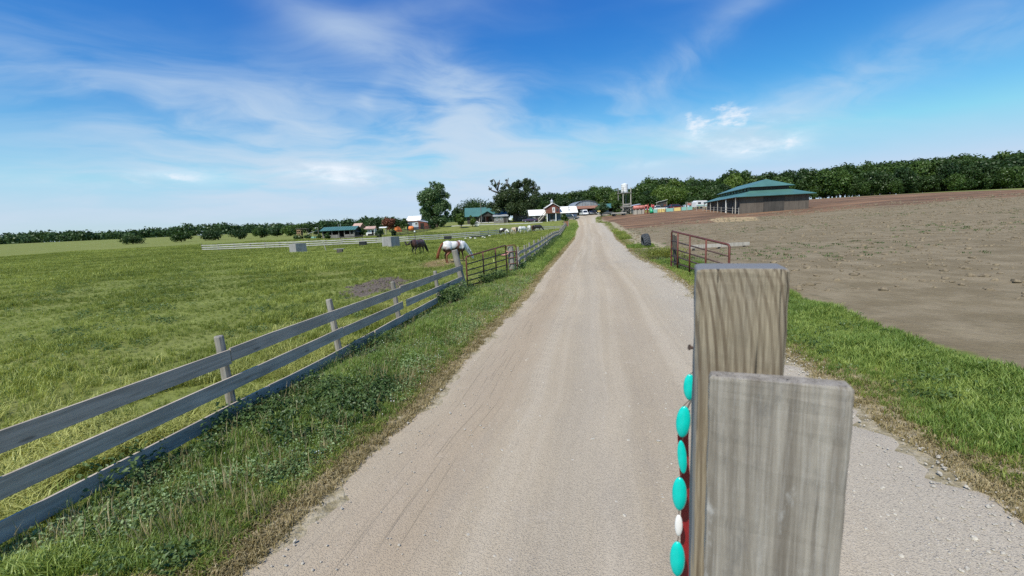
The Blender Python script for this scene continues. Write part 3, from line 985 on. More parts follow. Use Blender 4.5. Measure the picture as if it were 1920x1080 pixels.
# dark clump of weeds on the near verge, pale long grass just inside the fence
c = G(612, 768)
x = c.x + RNG.normal(0, .55, 330); y = c.y + RNG.normal(0, .55, 330)
k = (x > xF(y) + .1) & (x < xL(y) - .5)
x, y = x[k], y[k]
scatter('dark_weeds', 'dark weed clump on the verge below the nearest fence bay', pts3(x, y), RNG.uniform(.5, 1.1, len(x)), [leaf_clump(40, .24, .13, .05, s + 90) for s in range(4)], M['weed_dark'])
y = RNG.uniform(3.5, 16, 5200); x = xF(y) - .05 - np.abs(RNG.normal(0, 1.3, len(y)))
k = (lumps(x, y, .7) > .36) & keep(x, y)
x, y = x[k], y[k]
scatter('pale_grass', 'pale long grass leaning just inside the board fence', pts3(x, y), RNG.uniform(.6, 1.1, len(x)), [blade_clump(18, .26, .12, .013, 1.0, s + 210) for s in range(4)], M['grass_pale'])
x, y = rand_in(3.2, 22, lambda q: xF(q) + .2, lambda q: xL(q) - .25, 1500, 1.3)
scatter('verge_stalks', 'thin dry stalks standing in the verge grass', pts3(x, y), RNG.uniform(.5, 1.0, len(x)), [blade_clump(5, .34, .08, .007, .35, s + 230) for s in range(4)], M['grass_dry'])
# --- pasture
x, y = rand_in(4, 30, lambda q: np.maximum(-1.5 * q - 4, -40), lambda q: xF(q) - .05, 21000, .75)
k = vis(x, y) & keep(x, y)
x, y = x[k], y[k]
s = (.30 + 1.0 * lumps(x, y, .45) * (.35 + lumps(x, y, .13))) * RNG.uniform(.7, 1.25, len(x))
scatter('pasture_grass', 'grazed yellow-green grass in the near pasture', pts3(x, y), s, GV, M['grass'])
x, y = rand_in(28, 110, lambda q: np.maximum(-1.3 * q, -110), lambda q: xF(q), 38000, .8)
k = keep(x, y)
x, y = x[k], y[k]
WIDE = [blade_clump(22, .26, .34, .028, .6, s + 100) for s in range(5)]
scatter('far_pasture_grass', 'grazed grass across the far pasture', pts3(x, y), RNG.uniform(.5, 1.1, len(x)) * (.5 + lumps(x, y, .2)), WIDE, M['grass'])
x, y = rand_in(9, 34, lambda q: np.maximum(-1.2 * q, -36), lambda q: xF(q) - .3, 2200, .8)
k = keep(x, y) & (lumps(x, y, .5) > .55)
x, y = x[k], y[k]
scatter('pasture_weeds', 'leafy weed tufts scattered through the pasture', pts3(x, y), RNG.uniform(.7, 1.6, len(x)), WEED, M['weed'])
# straw lying on the pasture and mud clods
x, y = rand_in(20, 34, lambda q: q * 0 - 9, lambda q: q * 0 + 1, 14000, 1)
k = seg_dist(x, y, HAY) < .15 * RNG.normal(1, 1, len(x))
x, y = x[k], y[k]
STRAW = [blade_clump(9, .05, .16, .012, 3.0, s + 140) for s in range(4)]
scatter('scattered_straw', 'loose golden hay strewn on the pasture behind the gatepost', pts3(x, y), RNG.uniform(.7, 1.3, len(x)), STRAW, M['grass_dry'])
CL = [MB().ell((0, 0, .01), (.07, .055, .04), 7, 5, jit=.25) for _ in range(4)]
x, y = rand_in(9, 22, lambda q: q * 0 - 9, lambda q: q * 0 - 2, 9000, 1)
k = (seg_dist(x, y, MUD) < .1) & (lumps(x, y, .75) < .62) & (RNG.random(len(x)) < .5)
x, y = x[k], y[k]
M['clod'] = plain('mud_clods', (0.13, 0.105, 0.085), 0.95, 0, .4, 9, .3)
scatter('mud_clods', 'trampled dark mud clods in the bare pasture patch', pts3(x, y), RNG.uniform(.3, 1.2, len(x)), CL, M['clod'])
# --- right verge and field
def rverge(q):
    return xR(q) + .25
x, y = rand_in(4, 22.5, rverge, lambda q: xR(q) + np.where(q < 17, 2.6, np.clip(2.6 - (q - 17) * .33, .6, 3)), 8000, 1)
k = (y < 18) | (RNG.random(len(y)) < (23 - y) / 5)
x, y = x[k], y[k]
s = (.45 + .75 * lumps(x, y, .9)) * np.clip(.35 + (x - xR(y)) * .6, .4, 1.15)
scatter('gate_verge_grass', 'green grass and weeds at the foot of the open red gate', pts3(x, y), s, GV, M['grass_lush'])
c = G(1244, 484)
n = 360
x = c.x + RNG.normal(0, .42, n); y = c.y + RNG.normal(0, .9, n)
scatter('yellow_weeds', 'yellow-green flowering weeds beside the open gate end', pts3(x, y), RNG.uniform(.6, 1.3, n), [leaf_clump(26, .5, .16, .05, s + 160) for s in range(4)], M['weed_y'])
x, y = rand_in(5, 24, lambda q: xR(q) + .5, lambda q: xR(q) + 2.6, 420, 1)
scatter('gate_weeds', 'broad green weeds around the open red gate', pts3(x, y), RNG.uniform(.6, 1.4, len(x)), WEED, M['weed'])
x, y = rand_in(31, 36, lambda q: q * 0 + 8, lambda q: q * 0 + 13, 5000, 1)
k = seg_dist(x, y, TIREGRASS) < .1
x, y = x[k], y[k]
scatter('tire_grass', 'green grass around the half-buried tractor tire', pts3(x, y), RNG.uniform(.6, 1.2, len(x)), GV, M['grass_lush'])
x, y = rand_in(10, 75, lambda q: xR(q) + 1.5, lambda q: q * 1.2 + 6, 2200, .8)
k = (x > xR(y) + 2) & (lumps(x, y, .12) + .25 * lumps(x, y, .5) > .72)
x, y = x[k], y[k]
scatter('field_stubble', 'sparse olive weeds over the bare soil field', pts3(x, y), RNG.uniform(.4, 1.1, len(x)), [blade_clump(14, .12, .2, .03, .9, s + 180) for s in range(4)], M['weed'])
x, y = rand_in(9, 80, lambda q: xR(q) + 1.6, lambda q: q * 1.25 + 6, 7000, .75)
k = lumps(x, y, .16) > .3
x, y = x[k], y[k]
scatter('field_clods', 'soil clods over the bare field', pts3(x, y), np.clip(RNG.lognormal(-.35, .5, len(x)), .25, 2) * (1 + y * .010), CL, plain('soil_clods', (0.215, 0.172, 0.112), .95, 0, .4, 5, .2))
x, y = rand_in(45, 62, lambda q: xR(q) + .3, lambda q: xR(q) + 1.5, 200, 1)
x2, y2 = rand_in(62, 130, lambda q: xR(q) + .3, lambda q: xR(q) + 1.6, 260, 1)
x, y = np.concatenate([x, x2]), np.concatenate([y, y2])
scatter('lane_side_grass', 'thin grass strip on the field side of the lane', pts3(x, y), RNG.uniform(.5, 1.2, len(x)), WIDE, M['grass'])
# --- loose stones on the road
PEB = [MB().ell((0, 0, .004), (.017, .013, .009), 7, 5, rot=(random.uniform(-.4, .4), random.uniform(-.4, .4), 0), jit=.22) for _ in range(6)]
y = 2.4 + 34 * RNG.random(9000) ** 1.5
uu = np.clip(np.where(RNG.random(len(y)) < .45, 1 - np.abs(RNG.normal(0, .16, len(y))), RNG.random(len(y))), .02, 1.03)
x = xL(y) + (xR(y) - xL(y)) * uu
k = vis(x, y)
x, y = x[k], y[k]
sz = np.clip(RNG.lognormal(-.95, .5, len(x)), .2, 1.9)
M['pebble'] = plain('loose_limestone_gravel', (0.46, 0.42, 0.35), 0.95, 0, .35, 30, .2)
scatter('loose_gravel', 'loose pale stones lying on the gravel lane', pts3(x, y, .022), sz, PEB, M['pebble'])
y = 6 + 24 * RNG.random(3600); x = xR(y) + RNG.normal(-.15, .3, len(y))
scatter('edge_gravel', 'pale stones gathered on the right edge of the lane', pts3(x, y, .018), np.clip(RNG.lognormal(-.45, .5, len(x)), .3, 2.2), PEB, M['pebble'])


# ================================================================== fences
def board(p0, p1, hz, th, seg=7, jit=.004, seed=0):
    """a sawn board from p0 to p1 (centres of its ends), hz tall, slightly warped, local x along it"""
    r = random.Random(seed)
    L = (p1 - p0).length
    ph = r.uniform(0, 6); bow = r.uniform(-.035, .012)
    vs, fs = [], []
    for i in range(seg + 1):
        t = i / seg
        x = t * L
        z = bow * math.sin(t * math.pi) + r.uniform(-jit, jit)
        y = .008 * math.sin(t * 3 + ph)
        h2 = hz / 2 + r.uniform(-jit, jit)
        for a, b in ((-th / 2, -h2), (th / 2, -h2), (th / 2, h2), (-th / 2, h2)):
            vs.append((x, y + a, z + b))
    for i in range(seg):
        for k in range(4):
            k2 = (k + 1) % 4
            fs.append((i * 4 + k, i * 4 + k2, (i + 1) * 4 + k2, (i + 1) * 4 + k))
    fs += [(3, 2, 1, 0), tuple(seg * 4 + k for k in range(4))]
    mb = MB(); mb.v = vs; mb.f = fs
    return mb


def add_board(parent, p0, p1, hz, th, mat, name='board', seed=0, seg=7):
    d = p1 - p0
    o = board(p0, p1, hz, th, seg, seed=seed).build(name, mat, parent)
    rz = math.atan2(d.y, d.x); ry = -math.asin(max(-1, min(1, d.z / d.length)))
    o.rotation_euler = (0, ry, rz)
    o.location = p0 - parent.location
    return o


def add_post(parent, base, top, r, mat, n=10, name='post', square=False, sink=.35):
    d = (top - base)
    b = base - d.normalized() * sink
    mb = MB()
    if square:
        k = r * 1.414
        mb.tube([b - base, (b - base).lerp(top - base, .5), top - base], [k, k * .99, k * .97], 4)
    else:
        mb.tube([b - base, (top - base) * .3, (top - base) * .7, (top - base) - d.normalized() * .015, top - base], [r * 1.06, r * 1.03, r, r * .98, r * .86], n)
    o = mb.build(name, mat, parent, smooth=False)
    o.location = base - parent.location
    return o


def gp(x, y, z=0.0):
    return Vector((x, y, h1(x, y) + z))


# near board fence, left end runs out of the picture
road_fence = thing('board_fence', 'weathered grey three-board fence ending at the tall gatepost', 'fence', gp(-3.57, 8.45))
near_posts = [(-6.5, -6.0, 1.2, 0, 0), (-5.85, -3.2, 1.22, .03, 0), (-5.2, -.2, 1.24, -.03, 0), (-4.62, 3.0, 1.22, -.06, 0), (-4.06, 5.8, 1.24, -.05, 0),
              (-3.57, 8.45, 1.25, -.12, .02), (-3.05, 11.2, 1.21, -.10, 0), (-2.5, 14.3, 1.13, -.07, 0)]
for i, (x, y, h, lx, ly) in enumerate(near_posts):
    add_post(road_fence, gp(x, y), gp(x + lx, y + ly, h), .062, M['post'])
gatepost = add_post(road_fence, gp(-1.92, 17.05), gp(-2.22, 17.0, 1.66), .125, M['post'], 12)
gatepost['label'] = 'tall round gatepost with a pale weathered top'
nrm = Vector((.978, -.20, 0))
def fpt(y, z, out=.085):
    x = float(np.interp(y, [p[1] for p in near_posts] + [17.05], [p[0] for p in near_posts] + [-2.05]))
    return gp(x, y, z) + nrm * out
runs_top = [(-6.3, -.2), (-.2, 5.8), (5.8, 11.22), (11.22, 17.2)]
for i, (a, b) in enumerate(runs_top):
    add_board(road_fence, fpt(a, .95 + .01 * i), fpt(b - .012, .95 - .005 * i), .195, .028, M['fence'], seed=i)
runs_mid = [(-6.3, 3.0), (3.0, 8.5), (8.512, 11.3), (11.55, 17.25)]
for i, (a, b) in enumerate(runs_mid):
    add_board(road_fence, fpt(a, .56, .088), fpt(b - .012, .565 if i != 3 else .50, .088 if i != 3 else .12), .19, .028, M['fence'], seed=i + 10)
runs_bot = [(-6.3, 1.5), (1.5, 6.4), (6.4, 9.7), (9.72, 11.6), (11.62, 17.1)]
for i, (a, b) in enumerate(runs_bot):
    add_board(road_fence, fpt(a, .19, .086), fpt(b - .012, .19, .086), .185, .028, M['fence'], seed=i + 20)
# fallen rail lying in the grass outside the fence
fr = MB().box((0, 0, 0), (2.1, .04, .09)).build('fallen_rail', M['darkpost'])
a = G(612, 708); b = G(668, 680)
fr.location = (a + b) / 2 + Vector((0, 0, .05)); fr.rotation_euler = (.3, 0, math.atan2(b.y - a.y, b.x - a.x))
tag(fr, 'fallen grey rail lying in tall grass below the board fence', 'rail')


def rounded_gate(name, label, A, B, hA, hB, nr, vfrac, mat_v, mat_h, r=.024, group=None, lift=(0, 0), tilt=0.0):
    """tubular field gate from A to B (points at the bottom corners)"""
    t = thing(name, label, 'gate', A, 0, group)
    d = (B - A); L = math.hypot(d.x, d.y)
    ux = Vector((d.x / L, d.y / L, d.z / L))

    def q(f, z):
        hh = hA + (hB - hA) * f
        return ux * (L * f) + Vector((-tilt * ux.x * z, -tilt * ux.y * z, hh * z))
    c = .045
    # outer frame: one bent tube
    fr_ = [q(0, c), q(0, .5), q(0, 1 - c), q(c * .35, 1), q(.25, 1), q(.5, 1), q(.75, 1), q(1 - c * .35, 1), q(1, 1 - c), q(1, .5), q(1, c), q(1 - c * .35, 0), q(.5, 0), q(c * .35, 0), q(0, c)]
    MB().tube(fr_, r * 1.15, 8, cap=False).build('frame', mat_v, t, True)
    for i in range(1, nr - 1):
        z = [0, .17, .34, .53, .74, 1.0][i] if nr == 6 else i / (nr - 1)
        MB().tube([q(0.004, z), q(.996, z)], r * .9, 8).build('rail', mat_h, t, True)
    for f in vfrac:
        off = Vector((ux.y, -ux.x, 0)) * r * 1.2
        MB().tube([q(f, 0) + off, q(f, 1) + off], r * 1.05, 8).build('brace', mat_v, t, True)
    return t


A = gp(-1.80, 17.2, .16); B = gp(-.22, 20.95, .06)
pA = P(866, 482, 17.2); pB = P(945, 460, 20.95)
rounded_gate('tube_gate', 'closed rusty red tubular gate hung between gatepost and split post', A, B, pA.z - A.z, pB.z - B.z, 6, (.36, .68), M['red_steel'], M['dk_steel'], .028)
# latch post with its narrow tube panel and rope
lp = thing('latch_post', 'short split grey post framed by a narrow rusty tube panel', 'post', gp(.02, 21.8))
z0 = gp(.02, 21.8)
add_post(lp, gp(.06, 21.8), gp(.0, 21.8, 1.40), .15, M['post'], 12)
pn = MB()
q0, q1 = Vector((-.23, -.2, 0)), Vector((.30, -.12, 0))
pn.tube([q0 + Vector((.03, 0, -.12)), q0 + Vector((0, 0, .7)), q0 + Vector((-.03, 0, 1.36)), q0 + Vector((.05, 0, 1.45)), q1 + Vector((-.12, 0, 1.47)), q1 + Vector((-.03, 0, 1.38)), q1 + Vector((0, 0, .7)), q1 + Vector((.02, 0, -.05))], .026, 8)
pn.build('tube_frame', M['red_steel'], lp, True)
for z in (.22, .52, .82, 1.12):
    MB().tube([q0 + Vector((.0, 0, z)), q1 + Vector((0, 0, z + .03))], .02, 8).build('rung', M['red_steel'], lp, True)
rope = MB()
rope.tube([(-.5, -.35, 1.02), (-.38, -.3, .99), (-.22, -.24, 1.0), (-.10, -.22, 1.12), (-.2, -.26, 1.18), (-.3, -.3, 1.05), (-.2, -.3, .9)], .035, 7)
tag(rope.build('tie_rope', M['pink'], None, True), 'faded pink tie knotted between the red gate and its latch post', 'rope').location = z0

# fence beyond the gate, up the road
far_fence = thing('board_fence', 'grey three-board fence following the lane uphill beyond the red gate', 'fence', gp(.3, 21.8))
yy = [22.0]
while yy[-1] < 109:
    yy.append(yy[-1] + 2.6)
pts = [(float(xF(q)) + (.25 if q < 23 else 0), q) for q in yy]
for i, (x, y) in enumerate(pts):
    add_post(far_fence, gp(x, y), gp(x - .02 + random.uniform(-.03, .03), y, 1.17 + random.uniform(-.05, .08)), .065, M['post'], 8)
for i in range(len(pts) - 1):
    (x0, y0), (x1, y1) = pts[i], pts[i + 1]
    dn = Vector((y1 - y0, -(x1 - x0), 0)).normalized() * .08
    if y0 > 70:
        seg = 2
    else:
        seg = 5
    for z in (.93, .56, .20):
        j = random.uniform(-.012, .012)
        add_board(far_fence, gp(x0, y0, z + j) + dn, gp(x1, y1, z + random.uniform(-.012, .012)) + dn, .185, .026, M['fence'], seed=i, seg=seg)
# front upright cleats on the road side
for q in (27.2, 42.8):
    x = float(xF(q))
    mb = MB().box((0, 0, .62), (.10, .035, 1.3), (0, 0, math.atan2(6.3, 1.05)))
    o = mb.build('cleat', M['post'], far_fence); o.location = gp(x + .13, q - .02) - far_fence.location


def rail_fence(name, label, pts, post_h, rails, rail_h, mat_r, mat_p, step, pr=.06, group=None):
    """post-and-rail fence along a polyline of ground points"""
    t = thing(name, label, 'fence', gp(*pts[0]), 0, group)
    P2 = [Vector((a, b, 0)) for a, b in pts]
    seq = []
    for a, b in zip(P2[:-1], P2[1:]):
        n = max(1, round((b - a).length / step))
        seq += [a.lerp(b, i / n) for i in range(n)]
    seq.append(P2[-1])
    for p in seq:
        add_post(t, gp(p.x, p.y), gp(p.x + random.uniform(-.03, .03), p.y, post_h * random.uniform(.97, 1.1)), pr, mat_p, 6)
    for a, b in zip(seq[:-1], seq[1:]):
        d = (b - a).normalized(); n = Vector((d.y, -d.x, 0)) * (pr + .02)
        if n.y > 0:
            n = -n
        for z in rails:
            add_board(t, gp(a.x, a.y, z + random.uniform(-.02, .02)) + n, gp(b.x, b.y, z + random.uniform(-.02, .02)) + n, rail_h, .03, mat_r, 'rail', seg=2)
    return t


pf = [(p.x, p.y) for p in [P(380, 471, 76), P(470, 467, 76.5), P(580, 463, 77), P(767, 454, 79), P(900, 444.5, 87), P(1000, 434.5, 102), P(1058, 431, 108)]]
rail_fence('rail_fence', 'long white three-rail fence along the far side of the pasture', pf, 1.18, (.98, .62, .27), .17, M['whiterail'], M['darkpost'], 2.9)
# dark fence beyond on the left
df = [(p.x, p.y) for p in (on_ground(735, 104), on_ground(765, 108), on_ground(795, 113), on_ground(812, 120))]
rail_fence('dark_rail_fence', 'dark unpainted rail fence below the orange pumpkin and white shed', df, 1.35, (1.2, .85, .5, .2), .16, M['darkpost'], M['darkpost'], 2.6)
df = [(p.x, p.y) for p in (on_ground(640, 86), on_ground(680, 87), on_ground(712, 88))]
rail_fence('dark_rail_fence', 'short dark rail fence just behind the white fence near the stable', df, 1.35, (1.2,), .14, M['darkpost'], M['darkpost'], 3.0)

# solid rust brown board panel where the pasture fences meet
bp = thing('solid_fence', 'rust-brown upright board fence where the white fence meets the lane fence', 'fence', gp(*pf[-1]))
a, b = gp(*pf[-1]), on_ground(1066.5, 106)
n = 13
for i in range(n):
    p = a.lerp(b, (i + .5) / n)
    z = h1(p.x, p.y)
    o = pbox(bp, 'plank', M['brownwood'], (0, 0, 1.0), ((b - a).length / n * .95, .03, 2.05 + random.uniform(-.05, .05)), (0, 0, math.atan2(b.y - a.y, b.x - a.x)))
    o.location = Vector((p.x, p.y, z)) - bp.location
for f in (0, 1):
    p = a.lerp(b, f)
    add_post(bp, gp(p.x, p.y), gp(p.x, p.y, 2.15), .09, M['post'], 8)

# open gate on the right
A = gp(7.02, 18.6, .02); B = gp(7.14, 13.9, .03)
pA = P(1257, 433.5, 18.6)
og = rounded_gate('tube_gate', 'open dull red tubular gate standing on the field side of the lane', A, B, pA.z - A.z, 1.42, 6, (.16, .40, .68), M['red_steel'], M['dk_steel'], .033)
dp = thing('leaning_post', 'dark weathered post leaning just behind the open red gate', 'post', gp(7.45, 19.2))
add_post(dp, gp(7.45, 19.2), gp(7.28, 19.1, 1.42), .07, M['darkpost'], 9)
pbox(dp, 'cleat', M['darkpost'], (.02, -.09, .75), (.05, .05, 1.25), (0, -.11, 0))
wp = thing('white_plank', 'long white plank barrier propped low in the field behind the red gate', 'plank', gp(9.9, 26))
a = G(1292, 471); b = G(1405, 462)
m_ = (a + b) / 2
wp.location = gp(m_.x, m_.y)
ang_ = math.atan2(b.y - a.y, b.x - a.x); L_p = (b - a).length
MB().box((0, 0, .24), (L_p, .05, .22), (0, 0, ang_)).build('plank', M['palewood'], wp)
for f in (-.42, 0, .42):
    pbox(wp, 'block', M['darkpost'], (math.cos(ang_) * L_p * f, math.sin(ang_) * L_p * f + .06, .12), (.14, .08, .40), (0, 0, ang_))

# ================================================================== trees
def leaf_cloud(centres, radii, per, size, seed, squash=.8, drop=0.0):
    """many small leaf faces in clumps; faces mostly turn outwards so clumps shade light and dark"""
    r = np.random.default_rng(seed)
    V, Fc = [], 0
    C = []
    for c, rad in zip(centres, radii):
        n = max(8, int(per * (rad / np.mean(radii)) ** 2))
        d = r.normal(size=(n, 3)); d /= np.linalg.norm(d, axis=1)[:, None]
        rr = rad * (r.random(n) ** .4) * r.uniform(.85, 1.15, n)
        p = np.array(c) + d * rr[:, None] * np.array([1, 1, squash])
        p[:, 2] -= drop * r.random(n) * rad
        nn = d + r.normal(0, .75, (n, 3)) + np.array([0, 0, .35])
        nn /= np.linalg.norm(nn, axis=1)[:, None]
        a = np.cross(nn, r.normal(size=(n, 3))); a /= np.linalg.norm(a, axis=1)[:, None]
        b = np.cross(nn, a)
        s = size * r.uniform(.55, 1.35, n)[:, None]
        q = np.stack([p - a * s * .6, p - b * s * .42 + nn * s * .1, p + a * s * .6, p + b * s * .42 + nn * s * .1], 1)
        C.append(q.reshape(-1, 3))
    V = np.concatenate(C)
    return V


def cloud_mesh(name, V, mat):
    me = bpy.data.meshes.new(name)
    n = len(V) // 4
    me.vertices.add(len(V)); me.vertices.foreach_set('co', V.astype(np.float32).ravel())
    me.loops.add(len(V)); me.loops.foreach_set('vertex_index', np.arange(len(V), dtype=np.int32))
    me.polygons.add(n); me.polygons.foreach_set('loop_start', np.arange(0, len(V), 4, dtype=np.int32))
    me.update(calc_edges=True)
    me.materials.append(mat)
    return me


def tree_meshes(name, H, W, base, nclump, per, leaf, mat, seed, shape='round', trunk_r=None, rad=(.16, .27)):
    """H tall, W wide, crown starting at base (fraction of H); origin at the foot of the trunk"""
    r = random.Random(seed)
    zc0, zc1 = H * base, H
    cs, rs = [], []
    tries = 0
    while len(cs) < nclump and tries < 9999:
        tries += 1
        x, y, z = r.uniform(-1, 1), r.uniform(-1, 1), r.uniform(-1, 1)
        q = x * x + y * y + z * z
        if q > 1 or q < .18 * r.random():
            continue
        t = (z + 1) / 2
        wd = {'round': 1.0, 'cone': 1.15 - .75 * t, 'vase': .65 + .5 * t, 'flat': 1.0, 'poplar': .9}[shape]
        wd *= 1 + .22 * math.sin(3 * math.atan2(y, x) + seed) * (1 - abs(z))
        rr = W * r.uniform(*rad)
        cs.append((x * (W / 2 - rr * .55) * wd, y * (W / 2 - rr * .55) * wd, zc0 + rr * .5 + t * (zc1 - zc0 - rr * 1.15)))
        rs.append(rr)
    V = leaf_cloud(cs, rs, per, leaf, seed, .78)
    crown = cloud_mesh(name + '_crown', V, mat)
    tr = trunk_r or H * .028
    mb = MB()
    bend = r.uniform(-.04, .04) * H
    top = (bend, r.uniform(-.03, .03) * H, H * .72)
    mb.tube([(0, 0, -.3), (0, 0, .25), (bend * .3, 0, H * .25), (bend * .7, 0, H * .5), top], [tr * 1.5, tr * 1.15, tr * .9, tr * .6, tr * .25], 8)
    for i in r.sample(range(len(cs)), min(len(cs), 12)):
        c = Vector(cs[i])
        z0 = min(c.z * .7, H * .6) * r.uniform(.6, 1)
        s = Vector((bend * z0 / H, 0, z0))
        m = s.lerp(c, .55) + Vector((0, 0, -.04 * H * r.random()))
        mb.tube([s, m, c], [tr * .45, tr * .28, tr * .1], 5)
    trunk = mb.mesh(name + '_trunk', M['bark'], True)
    return trunk, crown


def place_tree(name, label, meshes, p, rz=0.0, s=1.0, sz=None, group=None, cat='tree'):
    t = thing(name, label, cat, p, rz, group)
    t.scale = (s, s, sz if sz else s)
    link('trunk', meshes[0], t)
    link('crown', meshes[1], t)
    return t


def tree_px(name, label, u, vtop, wpx, d, mat, seed, base=.22, shape='round', nclump=34, per=150, leaf=None, group=None, cat='tree', zoff=0.0, rad=(.16, .27)):
    p = on_ground(u, d)
    H = P(u, vtop, d).z - p.z + zoff
    W = wpx * PS(d)
    leaf = leaf or (.0026 * d)
    return place_tree(name, label, tree_meshes(name, H, W, base, nclump, per, leaf, M[mat], seed, shape, rad=rad), p, group=group, cat=cat)


cw = thing('cottonwood_tree', 'tall full silvery green tree standing alone beside the white shed', 'tree', on_ground(818, 124))
S_ = PS(124); cr_ = random.Random(8)
cl, rl = [], []
for (du, dv, rad, n) in [(-4, 40, 26, 12), (-10, 54, 18, 9), (6, 62, 17, 9), (12, 70, 10, 5), (-18, 36, 13, 6), (16, 48, 15, 7), (20, 30, 11, 5), (4, 22, 18, 8), (-14, 24, 13, 6), (0, 12, 14, 6), (24, 40, 7, 3), (24, 58, 6, 3),
                         (-2, 76, 8, 4), (8, 79, 5, 2), (-26, 30, 6, 3), (-24, 44, 5, 2), (27, 22, 5, 2), (-8, 68, 9, 4)]:
    for _ in range(n):
        a = cr_.uniform(0, 6.28); q = rad * math.sqrt(cr_.random()) * .8
        cl.append(((du + q * math.cos(a)) * S_, cr_.uniform(-1, 1) * rad * S_ * .8, (dv + q * math.sin(a)) * S_)); rl.append(max(.55, rad * S_ * cr_.uniform(.36, .52)))
link('crown', cloud_mesh('cottonwood_crown', leaf_cloud(cl, rl, 190, .34, 17, .9), M['leaf_c']), cw)
mb = MB()
mb.tube([(0, 0, -.3), (0, 0, .3), (.1, 0, 3), (.4, 0, 6.5), (.9, 0, 10)], [.75, .55, .42, .3, .1], 9)
for pts_ in [[(2, 14), (-10, 34), (-18, 44)], [(2, 18), (14, 38), (20, 50)], [(3, 30), (-4, 52), (-6, 66)], [(1, 10), (14, 22), (24, 26)], [(1, 10), (-12, 22), (-22, 28)]]:
    mb.tube([(p * S_, cr_.uniform(-.4, .4), q * S_) for p, q in pts_], [.26, .16, .05], 6)
mb.build('trunk', M['bark'], cw, True)
tree_px('shade_tree', 'mid-sized green tree behind the left end of the green-roofed house', 892, 368, 72, 168, 'leaf_a', 12, base=.1, nclump=40)
tree_px('shade_tree', 'low dark tree between the lone tall tree and the green-roofed house', 864, 380, 36, 160, 'leaf_b', 13, base=.05, nclump=24)
tree_px('young_tree', 'small bright green tree in front of the green-roofed house', 865, 399, 21, 118, 'leaf_d', 14, base=.15, nclump=16, per=110)
tree_px('young_tree', 'sparse upright sapling close to the porch of the green-roofed house', 886, 402, 15, 121, 'leaf_d', 15, base=.1, nclump=9, per=70, shape='vase')
tree_px('spreading_shrub', 'dark bush at the foot of the lone tall tree', 814, 410, 20, 119, 'leaf_b', 16, base=.02, nclump=12, per=100, cat='bush')

# great oak with bare dead limbs
oak_p = on_ground(966, 143)
oak = thing('oak_tree', 'great dark oak with bare dead limbs, standing over the grey sheds', 'tree', oak_p)
S_ = PS(143)
cl, rl = [], []
r_ = random.Random(5)
for (du, dv, rad, n) in [(18, 30, 24, 9), (-6, 38, 26, 9), (30, 50, 18, 8), (-22, 28, 18, 7), (28, 66, 15, 6), (14, 58, 18, 7), (38, 34, 14, 5), (-34, 22, 12, 4), (-6, 56, 10, 3), (24, 74, 8, 3), (0, 22, 20, 7), (40, 58, 9, 3),
                         (-22, 52, 11, 5), (-14, 60, 10, 5), (-30, 44, 12, 5), (4, 68, 12, 6), (-4, 66, 9, 4), (-20, 38, 20, 9), (-32, 32, 16, 7), (-14, 48, 14, 5), (-42, 28, 9, 4), (10, 44, 20, 8), (-40, 74, 5, 3), (-30, 70, 5, 2), (-12, 74, 4, 2), (-34, 66, 7, 3), (-42, 60, 6, 3), (-24, 70, 5, 2), (-38, 72, 4, 2), (-18, 58, 6, 2)]:
    for _ in range(n):
        a = r_.uniform(0, 6.28); q = rad * math.sqrt(r_.random()) * .75
        cl.append(((du + q * math.cos(a)) * S_, r_.uniform(-1, 1) * rad * S_ * .7, (dv + q * math.sin(a) * .75) * S_)); rl.append(max(.32, rad * S_ * r_.uniform(.32, .50)))
link('crown', cloud_mesh('oak_crown', leaf_cloud(cl, rl, 150, .36, 21, .85), M['leaf_oak']), oak)
mb = MB()
mb.tube([(0, 0, -.3), (0, 0, .4), (.1, 0, 2.2), (.3, 0, 4.5), (.8, 0, 7)], [.95, .7, .55, .45, .28], 10)
for (pts_) in [[(0, 12), (-14, 34), (-26, 52), (-34, 64), (-41, 70)], [(-26, 52), (-40, 58), (-46, 66)], [(-30, 58), (-27, 68), (-25, 76)], [(2, 20), (-4, 42), (-8, 60), (-11, 70), (-9, 79)], [(-8, 62), (-14, 68), (-12, 76)],
               [(4, 25), (16, 48), (24, 68), (26, 78)], [(4, 20), (26, 34), (40, 40)], [(0, 16), (-20, 24), (-36, 24)], [(16, 48), (34, 60), (42, 62)], [(-34, 64), (-33, 72), (-36, 78)]]:
    mb.tube([(a * S_, r_.uniform(-.4, .4), b * S_) for a, b in pts_], [.34 * (1 - .75 * i / (len(pts_) - 1)) + .03 for i in range(len(pts_))], 6)
mb.build('trunk', M['deadwood'], oak, True)

# wood behind the farm: individual trees from a few kinds
KIN = {}
for i, (mk, shp) in enumerate([('leaf_a', 'round'), ('leaf_b', 'round'), ('leaf_a', 'poplar'), ('leaf_b', 'vase'), ('leaf_d', 'round'), ('leaf_a', 'vase')]):
    KIN[i] = tree_meshes('wood_tree_%d' % i, 10.0, 8.5, .02, 36, 130, .50, M[mk], 40 + i, shp)
top_line = [(1000, 362), (1030, 357), (1060, 353), (1085, 354), (1105, 350), (1130, 347), (1150, 350), (1165, 366), (1180, 350), (1195, 340), (1215, 332), (1240, 328), (1270, 328), (1300, 327), (1330, 325), (1365, 324),
            (1420, 318), (1480, 322), (1560, 312), (1650, 310), (1740, 298), (1830, 296), (1920, 284), (2010, 280)]
tu, tv = np.array(top_line).T
wr = random.Random(99)
rows = [(1002, 2010, 212, 15, 0), (1010, 2010, 194, 17, 6), (1178, 2010, 178, 19, 16)]
